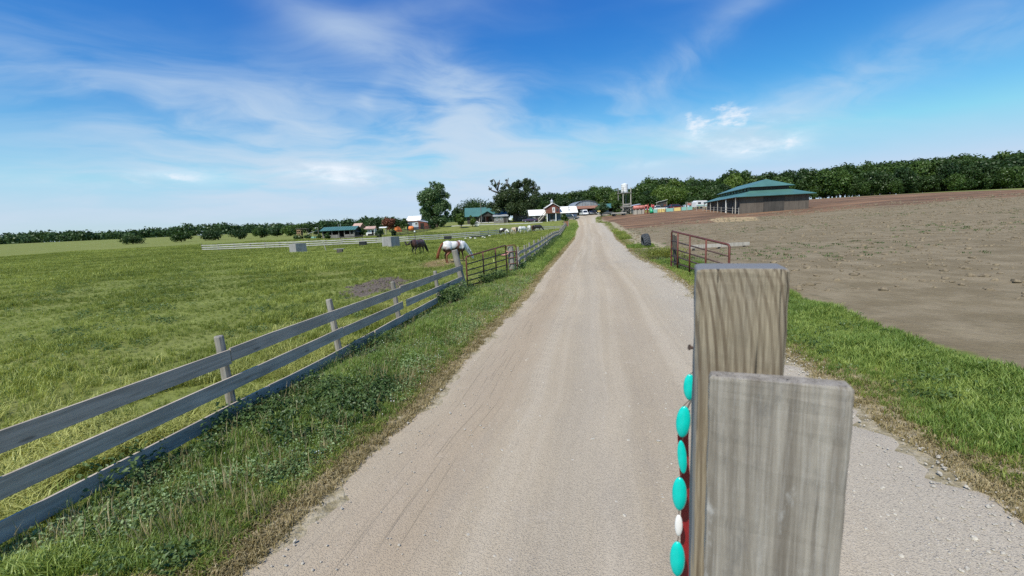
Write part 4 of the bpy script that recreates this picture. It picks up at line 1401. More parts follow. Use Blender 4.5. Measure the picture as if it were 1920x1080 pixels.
for (u0, u1, d0, stp, low) in rows:
    u = u0
    while u < u1:
        d = d0 + wr.uniform(-7, 7)
        p = on_ground(u, d)
        vt = float(np.interp(u, tu, tv)) + low + (wr.uniform(-4, 12) if u < 1365 else wr.uniform(-18, 22))
        H = P(u, vt, d).z - p.z
        k = wr.choice([0, 0, 1, 1, 2, 3, 5, 4])
        W = wr.uniform(.6, 1.0) * H
        kind_ = ['rounded mid-green', 'rounded deep green', 'tall oval mid-green', 'vase-shaped deep green', 'rounded bright green', 'vase-shaped mid-green'][k]
        where = 'the stair house and arched barn' if u < 1120 else 'the water tower and yard trees' if u < 1205 else 'the play fence and parked cars' if u < 1310 else 'the two-tier barn' if u < 1490 else 'the bare field east of the barn'
        lab = '%s tree in the wood behind %s' % (kind_, where)
        t = place_tree('wood_tree', lab, KIN[k], p, wr.uniform(0, 6.28), W / 8.5, H / 10.0, group='trees of the wood behind the farm')
        u += stp * wr.uniform(.75, 1.3)
# individual trees in front of the wood
tree_px('shade_tree', 'bright green spreading tree in front of the dark wood behind the play fence', 1261, 346, 50, 152, 'leaf_d', 61, base=.2, nclump=36, per=140)
tree_px('shade_tree', 'olive green rounded tree behind the faded red tank', 1222, 365, 36, 158, 'leaf_a', 62, base=.12, nclump=22)
tree_px('yard_tree', 'small round yard tree at the end of the lane before the arched barn', 1128, 378, 25, 128, 'leaf_c', 63, base=.22, nclump=16, per=110)
tree_px('yard_tree', 'leafy yard tree growing against the water tower legs', 1156, 373, 23, 130, 'leaf_a', 64, base=.12, nclump=16, per=110)
tree_px('spreading_shrub', 'green bush in front of the right-hand white roof by the lane', 1058, 398, 17, 124, 'leaf_a', 65, base=.02, nclump=10, per=80, cat='bush')
tree_px('shade_tree', 'dark tree behind the far end of the two-tier barn', 1335, 346, 50, 152, 'leaf_b', 66, base=.1, nclump=26)
tree_px('yard_tree', 'low green tree between white camper and playground steps', 1300, 366, 30, 140, 'leaf_b', 67, base=.1, nclump=18)
# left group
tree_px('cedar_tree', 'dark round cedar behind the pink-roofed cottage', 703, 407, 36, 138, 'leaf_b', 71, base=.08, nclump=26)
tree_px('copper_tree', 'red-brown leaved tree among the dark cedars', 731, 406, 27, 131, 'leaf_red', 72, base=.12, nclump=22, per=120)
tree_px('cedar_tree', 'dark cedar just right of the red-brown tree', 745, 408, 22, 140, 'leaf_b', 73, base=.08, nclump=16)
tree_px('young_tree', 'pointed fresh green tree left of the white shed', 759, 408, 17, 130, 'leaf_a', 74, base=.05, nclump=14, shape='cone')
tree_px('spreading_shrub', 'dense dark bush behind the grey plywood shelter', 712, 425, 17, 101, 'leaf_b', 75, base=.02, nclump=14, per=100, cat='bush')
tree_px('spreading_shrub', 'green bush beside the low horse sculpture base behind the shelter', 739, 430, 12, 104, 'leaf_b', 76, base=.02, nclump=9, per=80, cat='bush')
tree_px('young_tree', 'small green tree against the right end of the green-roofed stable', 680, 426, 16, 114, 'leaf_a', 77, base=.1, nclump=12, per=90)
tree_px('spreading_shrub', 'dark bush in front of the left end of the green-roofed stable', 615, 434, 13, 104, 'leaf_b', 78, base=.02, nclump=10, per=80, cat='bush')
for i, (u, vt, w, d) in enumerate([(566, 417, 30, 165), (588, 419, 26, 170), (545, 421, 32, 160), (520, 424, 28, 165), (488, 427, 34, 172), (450, 429, 30, 165), (596, 424, 18, 150), (400, 432, 34, 180), (340, 434, 36, 175), (250, 440, 40, 180)]):
    tree_px('pasture_tree', '%s tree before the hazy hills, %s' % ('deep green' if i % 2 else 'mid-green', 'behind the wooden lookout and stable' if u > 530 else 'beyond the end of the white fence'), u, vt, w, d, 'leaf_b' if i % 2 else 'leaf_a', 90 + i, base=.05, nclump=20, per=100, group='trees at the far left edge of the farm')
for i, (u, d, w) in enumerate([(562, 112, 22), (577, 110, 16), (600, 108, 12), (640, 128, 10)]):
    tree_px('spreading_shrub', ['low dark bush at the foot of the wooden lookout', 'low dark bush between lookout and white-roofed feed shelter', 'small dark bush below the yard light', 'small dark bush behind the stable roof'][i], u, 441 - (u - 560) * .05, w, d, 'leaf_b', 110 + i, base=.0, nclump=8, per=70, cat='bush', group='bushes left of the stable')
# far wooded hills: one mass
fr_ = np.random.default_rng(3)
cs, rs = [], []
for i in range(900):
    u = fr_.uniform(-120, 900); d = fr_.uniform(430, 640)
    vhor = 419 - (u - 960) * math.tan(ROLL)
    hh = 12 + 6 * math.sin(u * .012 + 1) + 5 * math.sin(u * .031)
    p = P(u, vhor, d)
    z0 = h1(p.x, p.y)
    top = EYE + max(6, (14 + 3 * math.sin(u * .02)) * d / F + fr_.normal(0, .8))
    cs.append((p.x, p.y, z0 + fr_.uniform(.25, 1) * (top - z0))); rs.append(fr_.uniform(4, 7.5))
far_me = cloud_mesh('far_wood', leaf_cloud(cs, rs, 75, 2.0, 4, .75), M['leaf_far'])
tag(link('far_wood', far_me), 'distant wooded hills along the left horizon', None, kind='stuff')


# ================================================================== buildings
def roof_x(parent, w, d, eave, ridge, mat, over=.3, ridge_y=0.0, th=.1, y0=None, y1=None, name='roof'):
    """ridge along local x, slopes facing -y and +y"""
    ya = -d / 2 - over if y0 is None else y0
    yb = d / 2 + over if y1 is None else y1
    sl0 = (ridge - eave) / (ridge_y + d / 2); sl1 = (ridge - eave) / (d / 2 - ridge_y)
    za = ridge - sl0 * (ridge_y - ya); zb = ridge - sl1 * (yb - ridge_y)
    x = w / 2 + over
    mb = MB()
    mb.slab((-x, ya, za + th), (x, ya, za + th), (x, ridge_y, ridge + th), (-x, ridge_y, ridge + th), th)
    mb.slab((-x, ridge_y, ridge + th + .003), (x, ridge_y, ridge + th + .003), (x, yb, zb + th), (-x, yb, zb + th), th)
    o = mb.build(name, mat, parent)
    return o


def seams(parent, roof, w, y0, z0, y1, z1, n, mat, over=.3):
    """raised seams on a metal roof slope"""
    mb = MB()
    for i in range(n + 1):
        x = -w / 2 - over + (w + 2 * over) * i / n
        mb.tube([(x, y0, z0 + .02), (x, y1, z1 + .02)], .03, 4)
    return mb.build('seam', mat, roof)


def wall_x(parent, w, d, eave, ridge, mat, ridge_y=0.0, name='wall'):
    return MB().prism([(-d / 2, -.4), (d / 2, -.4), (d / 2, eave), (ridge_y, ridge), (-d / 2, eave)], -w / 2, w / 2, 'x').build(name, mat, parent)


def wall_y(parent, w, d, eave, ridge, mat, z0=-.4, name='wall'):
    return MB().prism([(-w / 2, z0), (w / 2, z0), (w / 2, eave), (0, ridge), (-w / 2, eave)], -d / 2, d / 2, 'y').build(name, mat, parent)


def roof_y(parent, w, d, eave, ridge, mat, over=.3, th=.1, name='roof'):
    sl = (ridge - eave) / (w / 2)
    x = w / 2 + over; ze = eave - sl * over
    y = d / 2 + over
    mb = MB()
    mb.slab((-x, -y, ze + th), (0, -y, ridge + th), (0, y, ridge + th), (-x, y, ze + th), -th)
    mb.slab((x, -y, ze + th), (0, -y, ridge + th + .003), (0, y, ridge + th + .003), (x, y, ze + th), th)
    return mb.build(name, mat, parent)


def window(parent, c, w, h, frame='white', axis='y', name='window'):
    """frame with glass, set just proud of a wall facing local -y"""
    x, y, z = c
    f = MB()
    t = .09
    f.box((x, y, z + h / 2), (w + t, .07, t)).box((x, y, z - h / 2), (w + t, .09, t)).box((x - w / 2, y, z), (t, .07, h - t)).box((x + w / 2, y, z), (t, .07, h - t)).box((x, y, z), (.04, .05, h - t))
    o = f.build(name, M[frame], parent)
    pbox(o, 'pane', M['glass'], (x, y + .012, z), (w - .02, .02, h - .02))
    return o


def door(parent, c, w, h, mat, name='door'):
    x, y, z = c
    o = pbox(parent, name, mat, (x, y, z + h / 2), (w, .06, h))
    MB().ell((x + w * .38, y - .05, z + h * .48), .04, 6, 4).build('handle', M['steel'], o)
    return o


# --- green-roofed open stable on the left
d0 = 112; S = PS(d0)
st = thing('stable', 'long open-fronted stable with a green metal roof behind the white fence', 'stable', on_ground(641, d0), R(3))
w, dep = 8.2, 4.6
MB().prism([(-dep / 2 + .1, -.3), (dep / 2, -.3), (dep / 2, 2.15), (.5, 2.9), (-dep / 2 + .1, 2.2)], w / 2 - .1, w / 2, 'x').build('end_wall', M['darkwall'], st)
MB().prism([(-dep / 2 + .1, -.3), (dep / 2, -.3), (dep / 2, 2.15), (.5, 2.9), (-dep / 2 + .1, 2.2)], -w / 2, -w / 2 + .1, 'x').build('end_wall', M['darkwall'], st)
pbox(st, 'back_wall', M['darkwall'], (0, dep / 2 - .05, .95), (w - .2, .1, 2.4))
rf = roof_x(st, w, dep, 2.15, 2.95, M['greenroof'], .4, .5)
for x in (-3.9, -1.6, .1, 1.5, 2.9, 3.9):
    pbox(st, 'post', M['greywall'], (x, -dep / 2 + .1, .9), (.16, .16, 2.5))
for x0, x1 in ((-3.8, -1.7), (-1.5, 0.0), (1.6, 2.8), (3.0, 3.85)):
    nb = 5
    for i in range(nb):
        bw = (x1 - x0) / nb
        pbox(st, 'plank', M['greywall'], (x0 + bw * (i + .5), -dep / 2 + .02, .5), (bw * .96, .05, 1.0 + random.uniform(-.06, .06)))
pbox(st, 'step', M['concrete'], (.9, -dep / 2 - .35, .06), (1.4, .5, .22))
seams(st, rf, w, -dep / 2 - .4, 2.15 - .11 + .1, .5, 3.05, 14, M['greenroof'], .35)
pbox(st, 'vent_pipe', M['steel'], (-.9, .9, 3.2), (.08, .08, .9)); pbox(st, 'vent_pipe', M['steel'], (-.3, .9, 3.3), (.08, .08, 1.1))
lean = thing('lean_to', 'dark grey lean-to shed against the right end of the stable', 'shed', on_ground(668, 113), R(3))
MB().prism([(-.9, -.3), (.9, -.3), (.9, 1.55), (-.9, 2.0)], -2.0, 2.0, 'y').build('wall', M['darkwall'], lean)
MB().slab((-1.0, -2.1, 2.08), (1.05, -2.1, 1.58), (1.05, 2.1, 1.58), (-1.0, 2.1, 2.08), .08).build('roof', M['greywall'], lean)
door(lean, (.1, -2.03, -.1), .8, 1.6, M['greywall'])

# --- small things far left
lk = thing('lookout', 'small orange-brown wooden lookout frame at the far left among bushes', 'tower', on_ground(563.5, 112))
for x in (-.45, .45):
    for y in (-.45, .45):
        pbox(lk, 'post', M['tanwood'], (x, y, 1.2), (.14, .14, 2.9))
for z in (.7, 1.6, 2.3):
    pbox(lk, 'panel', M['tanwood'], (0, -.52, z), (1.04, .06, .34))
pbox(lk, 'floor', M['tanwood'], (0, 0, 1.45), (1.1, 1.1, .08))
MB().slab((-.7, -.7, 2.72), (2.2, -.7, 2.66), (2.2, .7, 2.66), (-.7, .7, 2.72), .07).build('roof', M['greywall'], lk)
for x in (2.1,):
    pbox(lk, 'post', M['darkpost'], (x, -.5, 1.1), (.1, .1, 3.0)); pbox(lk, 'post', M['darkpost'], (x, .5, 1.1), (.1, .1, 3.0))
wr_ = thing('feed_shelter', 'small shelter with a tilted white sheet roof and teal base left of the stable', 'shelter', on_ground(587, 111))
for x, z in ((-.6, 1.5), (.6, 1.9)):
    for y in (-.5, .5):
        pbox(wr_, 'post', M['darkpost'], (x, y, z / 2 - .15), (.09, .09, z + .3))
MB().slab((-.95, -.8, 1.35), (.85, -.8, 1.95), (.85, .8, 2.1), (-.95, .8, 1.5), .06).build('roof', M['whiteroof'], wr_)
pbox(wr_, 'feed_box', M['teal'], (.2, 0, .28), (1.3, .8, .6))
yl = thing('yard_light', 'thin pole with a white lamp between shelter and stable', 'lamp', on_ground(598, 112))
MB().tube([(0, 0, -.3), (0, 0, 2.9)], .05, 6).build('pole', M['palewood'], yl)
MB().tube([(0, 0, 2.85), (-.35, 0, 2.95), (-.6, 0, 2.85)], .025, 5).build('arm', M['steel'], yl)
MB().ell((-.62, 0, 2.76), (.13, .13, .12), 8, 6).build('lamp_shade', M['white'], yl, True)

# cottages
def cottage(u, d, w, dep, eave, ridge, wall, roof, label, rz=0, windows=(), doors=(), name='cottage', cat='cottage'):
    t = thing(name, label, cat, on_ground(u, d), rz)
    wall_x(t, w, dep, eave, ridge - .02, M[wall])
    roof_x(t, w, dep, eave, ridge, M[roof], .25)
    for (x, z, ww, hh) in windows:
        window(t, (x, -dep / 2 - .03, z), ww, hh)
    for (x, ww, hh, mm) in doors:
        door(t, (x, -dep / 2 - .03, -.1), ww, hh, M[mm])
    return t


c1 = cottage(697, 124, 2.4, 2.2, 1.7, 2.35, 'white', 'pinkroof', 'tiny white cottage with a faded pink roof behind the fence', 0, [(-.3, 1.1, .5, .6)], [(.7, .55, 1.4, 'dark')], 'cottage')
pbox(c1, 'porch_floor', M['dark'], (.1, -1.5, .12), (1.2, .8, .5))
MB().slab((-1.75, -1.75, 1.75), (1.6, -1.75, 1.75), (1.6, -1.0, 2.0), (-1.75, -1.0, 2.0), .06).build('porch_roof', M['pinkroof'], c1)
for x in (-1.6, 1.45):
    pbox(c1, 'post', M['white'], (x, -1.65, .7), (.08, .08, 2.1))
cottage(674, 131, 2.6, 2.4, 2.2, 3.2, 'tanwood', 'pinkroof', 'small tan-roofed cabin peeking over the right end of the stable', R(-20), [(0, 1.4, .5, .6)], (), 'cabin', 'cabin')
sh = thing('picnic_shelter', 'white-roofed picnic shelter between the dark bushes', 'shelter', on_ground(720, 112))
for x in (-.65, .65):
    for y in (-.5, .5):
        pbox(sh, 'post', M['palewood'], (x, y, .85), (.09, .09, 2.2))
MB().slab((-.95, -.8, 1.95), (.95, -.8, 1.95), (.95, 0, 2.2), (-.95, 0, 2.2), .06).slab((-.95, .003, 2.2), (.95, .003, 2.2), (.95, .8, 1.95), (-.95, .8, 1.95), .06).build('roof', M['whiteroof'], sh)
pbox(sh, 'table', M['greywall'], (0, 0, .55), (1.1, .6, .08)); pbox(sh, 'bench', M['greywall'], (0, -.55, .3), (1.1, .22, .06)); pbox(sh, 'trestle', M['greywall'], (0, 0, .22), (.1, .5, .6))
# orange pumpkin and orange tent
pk = thing('pumpkin', 'big orange ribbed pumpkin figure in front of the white shed', 'pumpkin', on_ground(771.5, 122))
for i in range(9):
    a = i * 6.283 / 9
    MB().ell((math.cos(a) * .42, math.sin(a) * .42, .72), (.42, .42, .68), 9, 7).build('rib', M['orange'], pk, True)
MB().tube([(0, 0, 1.3), (.05, 0, 1.5), (.14, 0, 1.62)], [.1, .07, .08], 6).build('stem', M['tanwood'], pk)
ot = thing('orange_tent', 'low burnt-orange canvas tent right of the red-brown tree', 'tent', on_ground(746.5, 123), R(10))
MB().prism([(-1.2, -.1), (1.2, -.1), (.75, .9), (.1, 1.45), (-.8, 1.1)], -.9, .9, 'y').build('canvas', M['orange_dk'], ot)
MB().tube([(.1, -1.0, -.1), (.1, -1.0, 1.55)], .04, 5).build('pole', M['tanwood'], ot)
pbox(ot, 'door_flap', M['orange'], (-.5, -.93, .55), (.5, .04, .95), (0, .15, 0))
# white-roofed shed behind the tall tree
ws = thing('metal_shed', 'pale blue metal shed with a bright white roof left of the tall tree', 'shed', on_ground(781, 134), R(-8))
wall_x(ws, 4.2, 5.0, 2.55, 3.9, M['paleblue'])
roof_x(ws, 4.2, 5.0, 2.55, 3.95, M['whiteroof'], .25)
pbox(ws, 'base_band', M['bluewall'], (0, -2.53, .25), (4.2, .05, .9)); pbox(ws, 'fascia', M['redwood'], (0, -2.72, 2.36), (4.6, .05, .16))
door(ws, (-.9, -2.56, 0), 1.0, 2.0, M['bluewall'])
window(ws, (1.0, -2.53, 1.6), .8, .7)
lt = thing('lean_to', 'brown lean-to joined to the right side of the white-roofed shed', 'shed', on_ground(798, 130), R(-8))
MB().prism([(-1.6, -.3), (1.6, -.3), (1.6, 1.7), (-1.6, 2.4)], -1.6, 1.6, 'y').build('wall', M['redwood'], lt)
MB().slab((-1.75, -1.75, 2.55), (1.75, -1.75, 1.78), (1.75, 1.75, 1.78), (-1.75, 1.75, 2.55), .08).build('roof', M['greyroof'], lt)
pbox(lt, 'doorway_shade_panel', M['dark'], (-.4, -1.63, .8), (1.1, .05, 1.7))  # flat panel coloured near-black to stand for shade inside the door

# --- green-roofed house with porch gable
d0 = 150; S = PS(d0)
gh = thing('green_roof_house', 'wide house with a sweeping green metal roof and dark gabled porch', 'house', on_ground(916, d0), R(4))
w, dep = 15.0, 9.0
wall_x(gh, w - .6, dep - .4, 2.5, 5.0, M['darkwall'], 1.2)
rf = roof_x(gh, w, dep, 2.35, 5.2, M['greenroof'], .5, 1.2)
seams(gh, rf, w, -dep / 2 - .5, 2.1, 1.2, 5.3, 24, M['greenroof'], .45)
pg = thing
pw = 5.8
MB().prism([(-pw / 2, 2.05), (pw / 2, 2.05), (0, 3.6)], -dep / 2 - 2.6, -dep / 2 - .6, 'y').build('porch_gable', M['darkwall'], gh).location = (-.4, 0, 0)
pr_ = MB()
for sx in (-1, 1):
    pr_.slab((sx * (pw / 2 + .5), -dep / 2 - 3.0, 1.95), (0, -dep / 2 - 3.0, 3.78), (0, -1.2, 3.78), (sx * (pw / 2 + .5), -1.2, 1.95), -.1 * sx)
pr_.build('porch_roof', M['greenroof'], gh).location = (-.4, 0, 0)
for x in (-3.1, -1.0, 1.2, 2.4):
    pbox(gh, 'porch_post', M['palewood'] if x in (-3.1, 2.4) else M['darkwall'], (x, -dep / 2 - 2.5, .9), (.2, .2, 2.6))
pbox(gh, 'porch_floor', M['concrete'], (-.4, -dep / 2 - 1.6, 0), (6.2, 2.6, .3))
door(gh, (-.6, -dep / 2 + .15, .05), 1.1, 2.1, M['redwood'])
for x in (-2.3, 1.3, 4.4, -5.4):
    window(gh, (x, -dep / 2 + .15, 1.5), 1.0, 1.0, 'greywall')
pbox(gh, 'chimney', M['white'], (1.4, 1.8, 5.4), (.4, .4, .9)); pbox(gh, 'vent', M['white'], (3.9, -1.2, 4.35), (.3, .3, .5))
# annex and grey board shed under the oak
ax = thing('annex_shed', 'small grey annex with a pale tin roof right of the porch', 'shed', on_ground(939, 140), R(3))
MB().prism([(-2.2, -.3), (2.2, -.3), (2.2, 2.0), (-2.2, 2.0)], -1.5, 1.5, 'y').build('wall', M['greywall'], ax)
MB().slab((-2.5, -1.9, 2.08), (2.5, -1.9, 2.08), (2.5, 1.8, 2.7), (-2.5, 1.8, 2.7), .08).build('roof', M['greyroof'], ax)
window(ax, (-1.2, -1.53, 1.25), .6, .8); window(ax, (.1, -1.53, 1.25), .6, .8)
door(ax, (1.4, -1.53, -.1), .9, 1.9, M['darkwall'])
gb = thing('board_shed', 'tall grey board shed beside the oak trunk', 'shed', on_ground(976, 146.5), R(2))
for i in range(16):
    pbox(gb, 'plank', M['greywall'], (-2.4 + i * .32, -1.6, 1.3 - i * .008), (.30, .06, 3.2 + random.uniform(-.12, .12) - i * .03))
MB().prism([(-1.5, -.3), (1.5, -.3), (1.5, 2.5), (-1.5, 2.75)], -2.5, 2.6, 'x').build('wall', M['darkwall'], gb)
MB().slab((-2.7, -1.75, 2.95), (2.8, -1.75, 2.75), (2.8, 1.7, 2.5), (-2.7, 1.7, 2.7), .07).build('roof', M['greyroof'], gb)
window(gb, (.4, -1.66, 1.2), .9, .5, 'darkwall'); 
ntc = pbox(None, 'notice_board', M['white'], (0, 0, 0), (.95, .06, .75))
tag(ntc, 'small white notice board near the oak trunk', 'sign'); ntc.location = on_ground(957, 138.5) + Vector((0, 0, 1.25))
for sx in (-.4, .4):
    pbox(ntc, 'leg', M['darkpost'], (sx, .06, -.7), (.07, .06, 1.5))
wkw = thing('low_wall', 'pale low concrete kerb along the front of the farm yard', 'wall', on_ground(925, 126))
wkw['kind'] = 'thing'
for u in range(846, 1011, 9):
    a, b = on_ground(u, 126 + (u - 900) * .04), on_ground(u + 9, 126 + (u - 891) * .04)
    m_ = (a + b) / 2
    o = pbox(wkw, 'kerb_block', M['concrete'], (0, 0, .06), ((b - a).length * .985, .35, .34), (0, 0, math.atan2(b.y - a.y, b.x - a.x)))
    o.location = m_ - wkw.location
# parked dark wagon / cart under the stair side
# --- white-roofed farmhouse row with the stair house in the middle
d0 = 138; S = PS(d0)
lw = thing('farm_wing', 'low dark wing with a bright white roof left of the stair house', 'building', on_ground(1007, 138.6), R(3))
w, dep = 5.0, 4.6
wall_x(lw, w, dep, 2.0, 3.6, M['darkwall'])
rf = roof_x(lw, w, dep, 2.0, 3.65, M['whiteroof'], .35)
seams(lw, rf, w, -dep / 2 - .35, 1.85, 0, 3.75, 12, M['white'])
dep = 4.6
door(lw, (-1.2, -dep / 2 - .03, -.1), .9, 1.9, M['greywall'])
window(lw, (.6, -dep / 2 - .03, 1.2), .9, .8, 'greywall')
dep = 5.0
rw = thing('farm_wing', 'low slate-blue wing with a bright white roof right of the stair house', 'building', on_ground(1061, 139), R(3))
w = 6.2
wall_x(rw, w, dep, 2.2, 4.0, M['bluewall'])
rf = roof_x(rw, w, dep, 2.2, 4.05, M['whiteroof'], .35)
seams(rw, rf, w, -dep / 2 - .35, 2.05, 0, 4.15, 12, M['white'])
window(rw, (-1.6, -dep / 2 - .03, 1.3), .9, .8); window(rw, (.2, -dep / 2 - .03, 1.3), .9, .8)
door(rw, (1.8, -dep / 2 - .03, -.1), .9, 2.0, M['darkwall'])
hs = thing('stair_house', 'two-storey gabled house with outside stairs and a white cupola', 'house', on_ground(1035.5, d0), R(3))
w, dep = 4.2, 4.6
pbox(hs, 'ground_floor', M['bluewall'], (.35, .25, 1.1), (w - .8, dep - .6, 3.0))
wall_y(hs, w, dep, 4.15, 5.3, M['redwood'], 2.55, 'upper_wall')
roof_y(hs, w, dep, 4.15, 5.35, M['whiteroof'], .35)
pbox(hs, 'floor_slab', M['brownwood'], (-.1, -.25, 2.5), (w + .4, dep + .9, .14))
pbox(hs, 'white_panel', M['white'], (.18, -dep / 2 - .03, 3.35), (.85, .06, 1.65))
window(hs, (.18, -dep / 2 - .08, 3.6), .38, .85)
window(hs, (1.35, -dep / 2 - .03, 3.4), .5, .8, 'darkwall')
for x in (-2.0, .75):
    pbox(hs, 'post', M['white'], (x, -dep / 2 - .45, 1.05), (.24, .24, 2.9))
for i in range(9):
    pbox(hs, 'baluster', M['brownwood'], (-2.15 + i * .25, -dep / 2 - .6, 2.95), (.07, .05, .8))
pbox(hs, 'handrail', M['brownwood'], (-1.15, -dep / 2 - .6, 3.38), (2.2, .08, .08))
door(hs, (-.3, -dep / 2 + .52, -.1), .9, 2.0, M['darkwall'])
cp = pbox(hs, 'cupola', M['white'], (0, 0, 5.75), (.62, .62, .95))
pbox(cp, 'louver', M['darkwall'], (0, -.33, 5.85), (.3, .04, .35))
MB().tube([(0, 0, 6.2), (0, 0, 6.34), (0, 0, 6.75), (0, 0, 7.0)], [.5, .46, .10, .03], 8).build('cap', M['greyroof'], cp)
for i in range(10):
    f = i / 9
    pbox(hs, 'stair_tread', M['palewood'], (-2.35 - f * 2.3, -dep / 2 - .1, 2.4 - f * 2.35), (.3, .9, .05))
for sy in (-.58, .38):
    MB().tube([(-2.2, -dep / 2 + sy, 2.45), (-4.75, -dep / 2 + sy, -.1)], .10, 4).build('stringer', M['palewood'], hs)
    MB().tube([(-2.2, -dep / 2 + sy, 3.35), (-4.75, -dep / 2 + sy, .8)], .06, 4).build('stair_rail', M['palewood'], hs)
    pbox(hs, 'newel', M['palewood'], (-4.72, -dep / 2 + sy, .35), (.1, .1, 1.2))
pbox(None, 'picnic_bench', M['white'], (0, 0, .45), (1.5, .35, .07))
bn = bpy.data.objects['picnic_bench']; bn.location = on_ground(1037, 132); tag(bn, 'white bench in front of the slate-blue ground floor', 'bench')
for sx in (-.6, .6):
    pbox(bn, 'leg', M['white'], (sx, 0, .18), (.08, .3, .5))

# --- arched-roof barn with rust awning
qb = thing('arched_barn', 'grey barn with an arched corrugated front and rust-red awning', 'barn', on_ground(1099, 158), R(4))
w = 8.6; eave = 2.9; top = 5.2
prof = [(-w / 2, -.4), (w / 2, -.4), (w / 2, eave)]
arc = [(w / 2 * math.cos(a), eave + (top - eave) * math.sin(a)) for a in np.linspace(0, math.pi, 15)]
MB().prism(prof[:2] + [tuple(map(float, p)) for p in arc], -1.0, 12.0, 'y').build('wall', M['corr'], qb)
ar = MB()
for a0, a1 in zip(arc[:-1], arc[1:]):
    ar.slab((a0[0] * 1.03, -1.35, a0[1] + .06), (a1[0] * 1.03, -1.35, a1[1] + .06), (a1[0] * 1.03, 12.2, a1[1] + .06), (a0[0] * 1.03, 12.2, a0[1] + .06), .05)
ar.build('roof', M['corr'], qb)
for x in np.linspace(-3.6, 3.6, 8):
    zt = eave + (top - eave) * math.sqrt(max(0, 1 - (x / (w / 2)) ** 2))
    pbox(qb, 'front_rib', M['greywall'], (x, -1.04, (eave + zt) / 2), (.09, .06, zt - eave - .1))
MB().slab((-w / 2 - .3, -5.0, 2.25), (w / 2 + .3, -5.0, 2.25), (w / 2 + .3, -1.05, 3.25), (-w / 2 - .3, -1.05, 3.25), .1).build('awning', M['rustroof'], qb)
for x in (-4.2, -1.4, 1.4, 4.2):
    pbox(qb, 'awning_post', M['darkwall'], (x, -4.7, .9), (.18, .18, 2.7))
pbox(qb, 'opening_shade_panel', M['dark'], (0, -1.04, 1.2), (w - .6, .06, 2.8))  # solid panel on the wall, the open front's shade put into its colour
# --- green-roofed open shed right of the yard tree
gs = thing('machine_shed', 'open shed with a green roof between the two yard trees', 'shed', on_ground(1141, 146), R(2))
w, dep = 6.0, 5.5
MB().prism([(-dep / 2, -.3), (dep / 2, -.3), (dep / 2, 2.3), (.6, 3.4), (-dep / 2, 2.1)], -w / 2, -w / 2 + .12, 'x').build('end_wall', M['darkwall'], gs)
MB().prism([(-dep / 2, -.3), (dep / 2, -.3), (dep / 2, 2.3), (.6, 3.4), (-dep / 2, 2.1)], w / 2 - .12, w / 2, 'x').build('end_wall', M['darkwall'], gs)
pbox(gs, 'back_wall', M['darkwall'], (0, dep / 2 - .06, 1.0), (w - .24, .12, 2.6))
roof_x(gs, w, dep, 2.15, 3.5, M['greenroof'], .35, .6)
for x in (-1.0, 1.0):
    pbox(gs, 'post', M['darkwall'], (x, -dep / 2 + .1, .9), (.18, .18, 2.5))

# --- water tower
wt = thing('water_tower', 'white cylindrical water tank on a tall timber tower', 'water tower', on_ground(1171, 134), R(18))
S = PS(134)
zt = P(1171, 344, 134).z - wt.location.z; zp = P(1171, 362, 134).z - wt.location.z; zpost = P(1171, 352, 134).z - wt.location.z
prof = [(0.0, zp + .12), (.98, zp + .12), (1.0, zp + .4), (1.0, zt - .35), (.96, zt - .25), (.3, zt), (0.0, zt + .02)]
lv = MB()
n = 18
for i, (r0, z) in enumerate(prof):
    for k in range(n):
        lv.v.append((max(r0, .001) * math.cos(k * 6.2832 / n), max(r0, .001) * math.sin(k * 6.2832 / n), z))
for i in range(len(prof) - 1):
    for k in range(n):
        lv.f.append((i * n + k, i * n + (k + 1) % n, (i + 1) * n + (k + 1) % n, (i + 1) * n + k))
tk = lv.build('tank', M['white'], wt)
for z in np.linspace(zp + .5, zt - .5, 4):
    MB().tube([(1.015 * math.cos(a), 1.015 * math.sin(a), float(z)) for a in np.linspace(0, 6.2832, 19)], .025, 4, cap=False).build('hoop', M['steel'], tk)
hw = 1.35
for sx in (-1, 1):
    for sy in (-1, 1):
        top = zpost if (sx, sy) != (1, 1) else zp + 1.2
        MB().tube([(sx * hw, sy * hw, -.4), (sx * hw, sy * hw, top)], [.17, .14], 8).build('leg', M['palewood'] if sy < 0 else M['greywall'], wt)
pbox(wt, 'platform', M['greywall'], (0, 0, zp), (hw * 2 + .5, hw * 2 + .5, .22))
for z in (zp * .36, zp * .47):
    for s in (-1, 1):
        pbox(wt, 'brace', M['palewood'], (0, s * hw * 1.09, z), (hw * 2 + .4, .1, .28)); pbox(wt, 'brace', M['greywall'], (s * hw * 1.09, 0, z + .3), (.1, hw * 2 + .2, .22))
pbox(wt, 'control_box', M['palewood'], (-.1, -hw * .7, zp * .41), (1.3, .5, .8))
for z in (1.1, 2.0):
    pbox(wt, 'brace', M['darkwall'], (0, -hw * 1.1, z), (hw * 2 + .2, .1, .2))
MB().tube([(-hw, -hw * 1.12, .2), (hw, -hw * 1.12, zp * .34)], .06, 5).tube([(hw, -hw * 1.14, .2), (-hw, -hw * 1.14, zp * .34)], .06, 5).build('cross_brace', M['greywall'], wt)
pbox(wt, 'pump_shed', M['greywall'], (.1, .2, .9), (2.0, 1.8, 2.4))

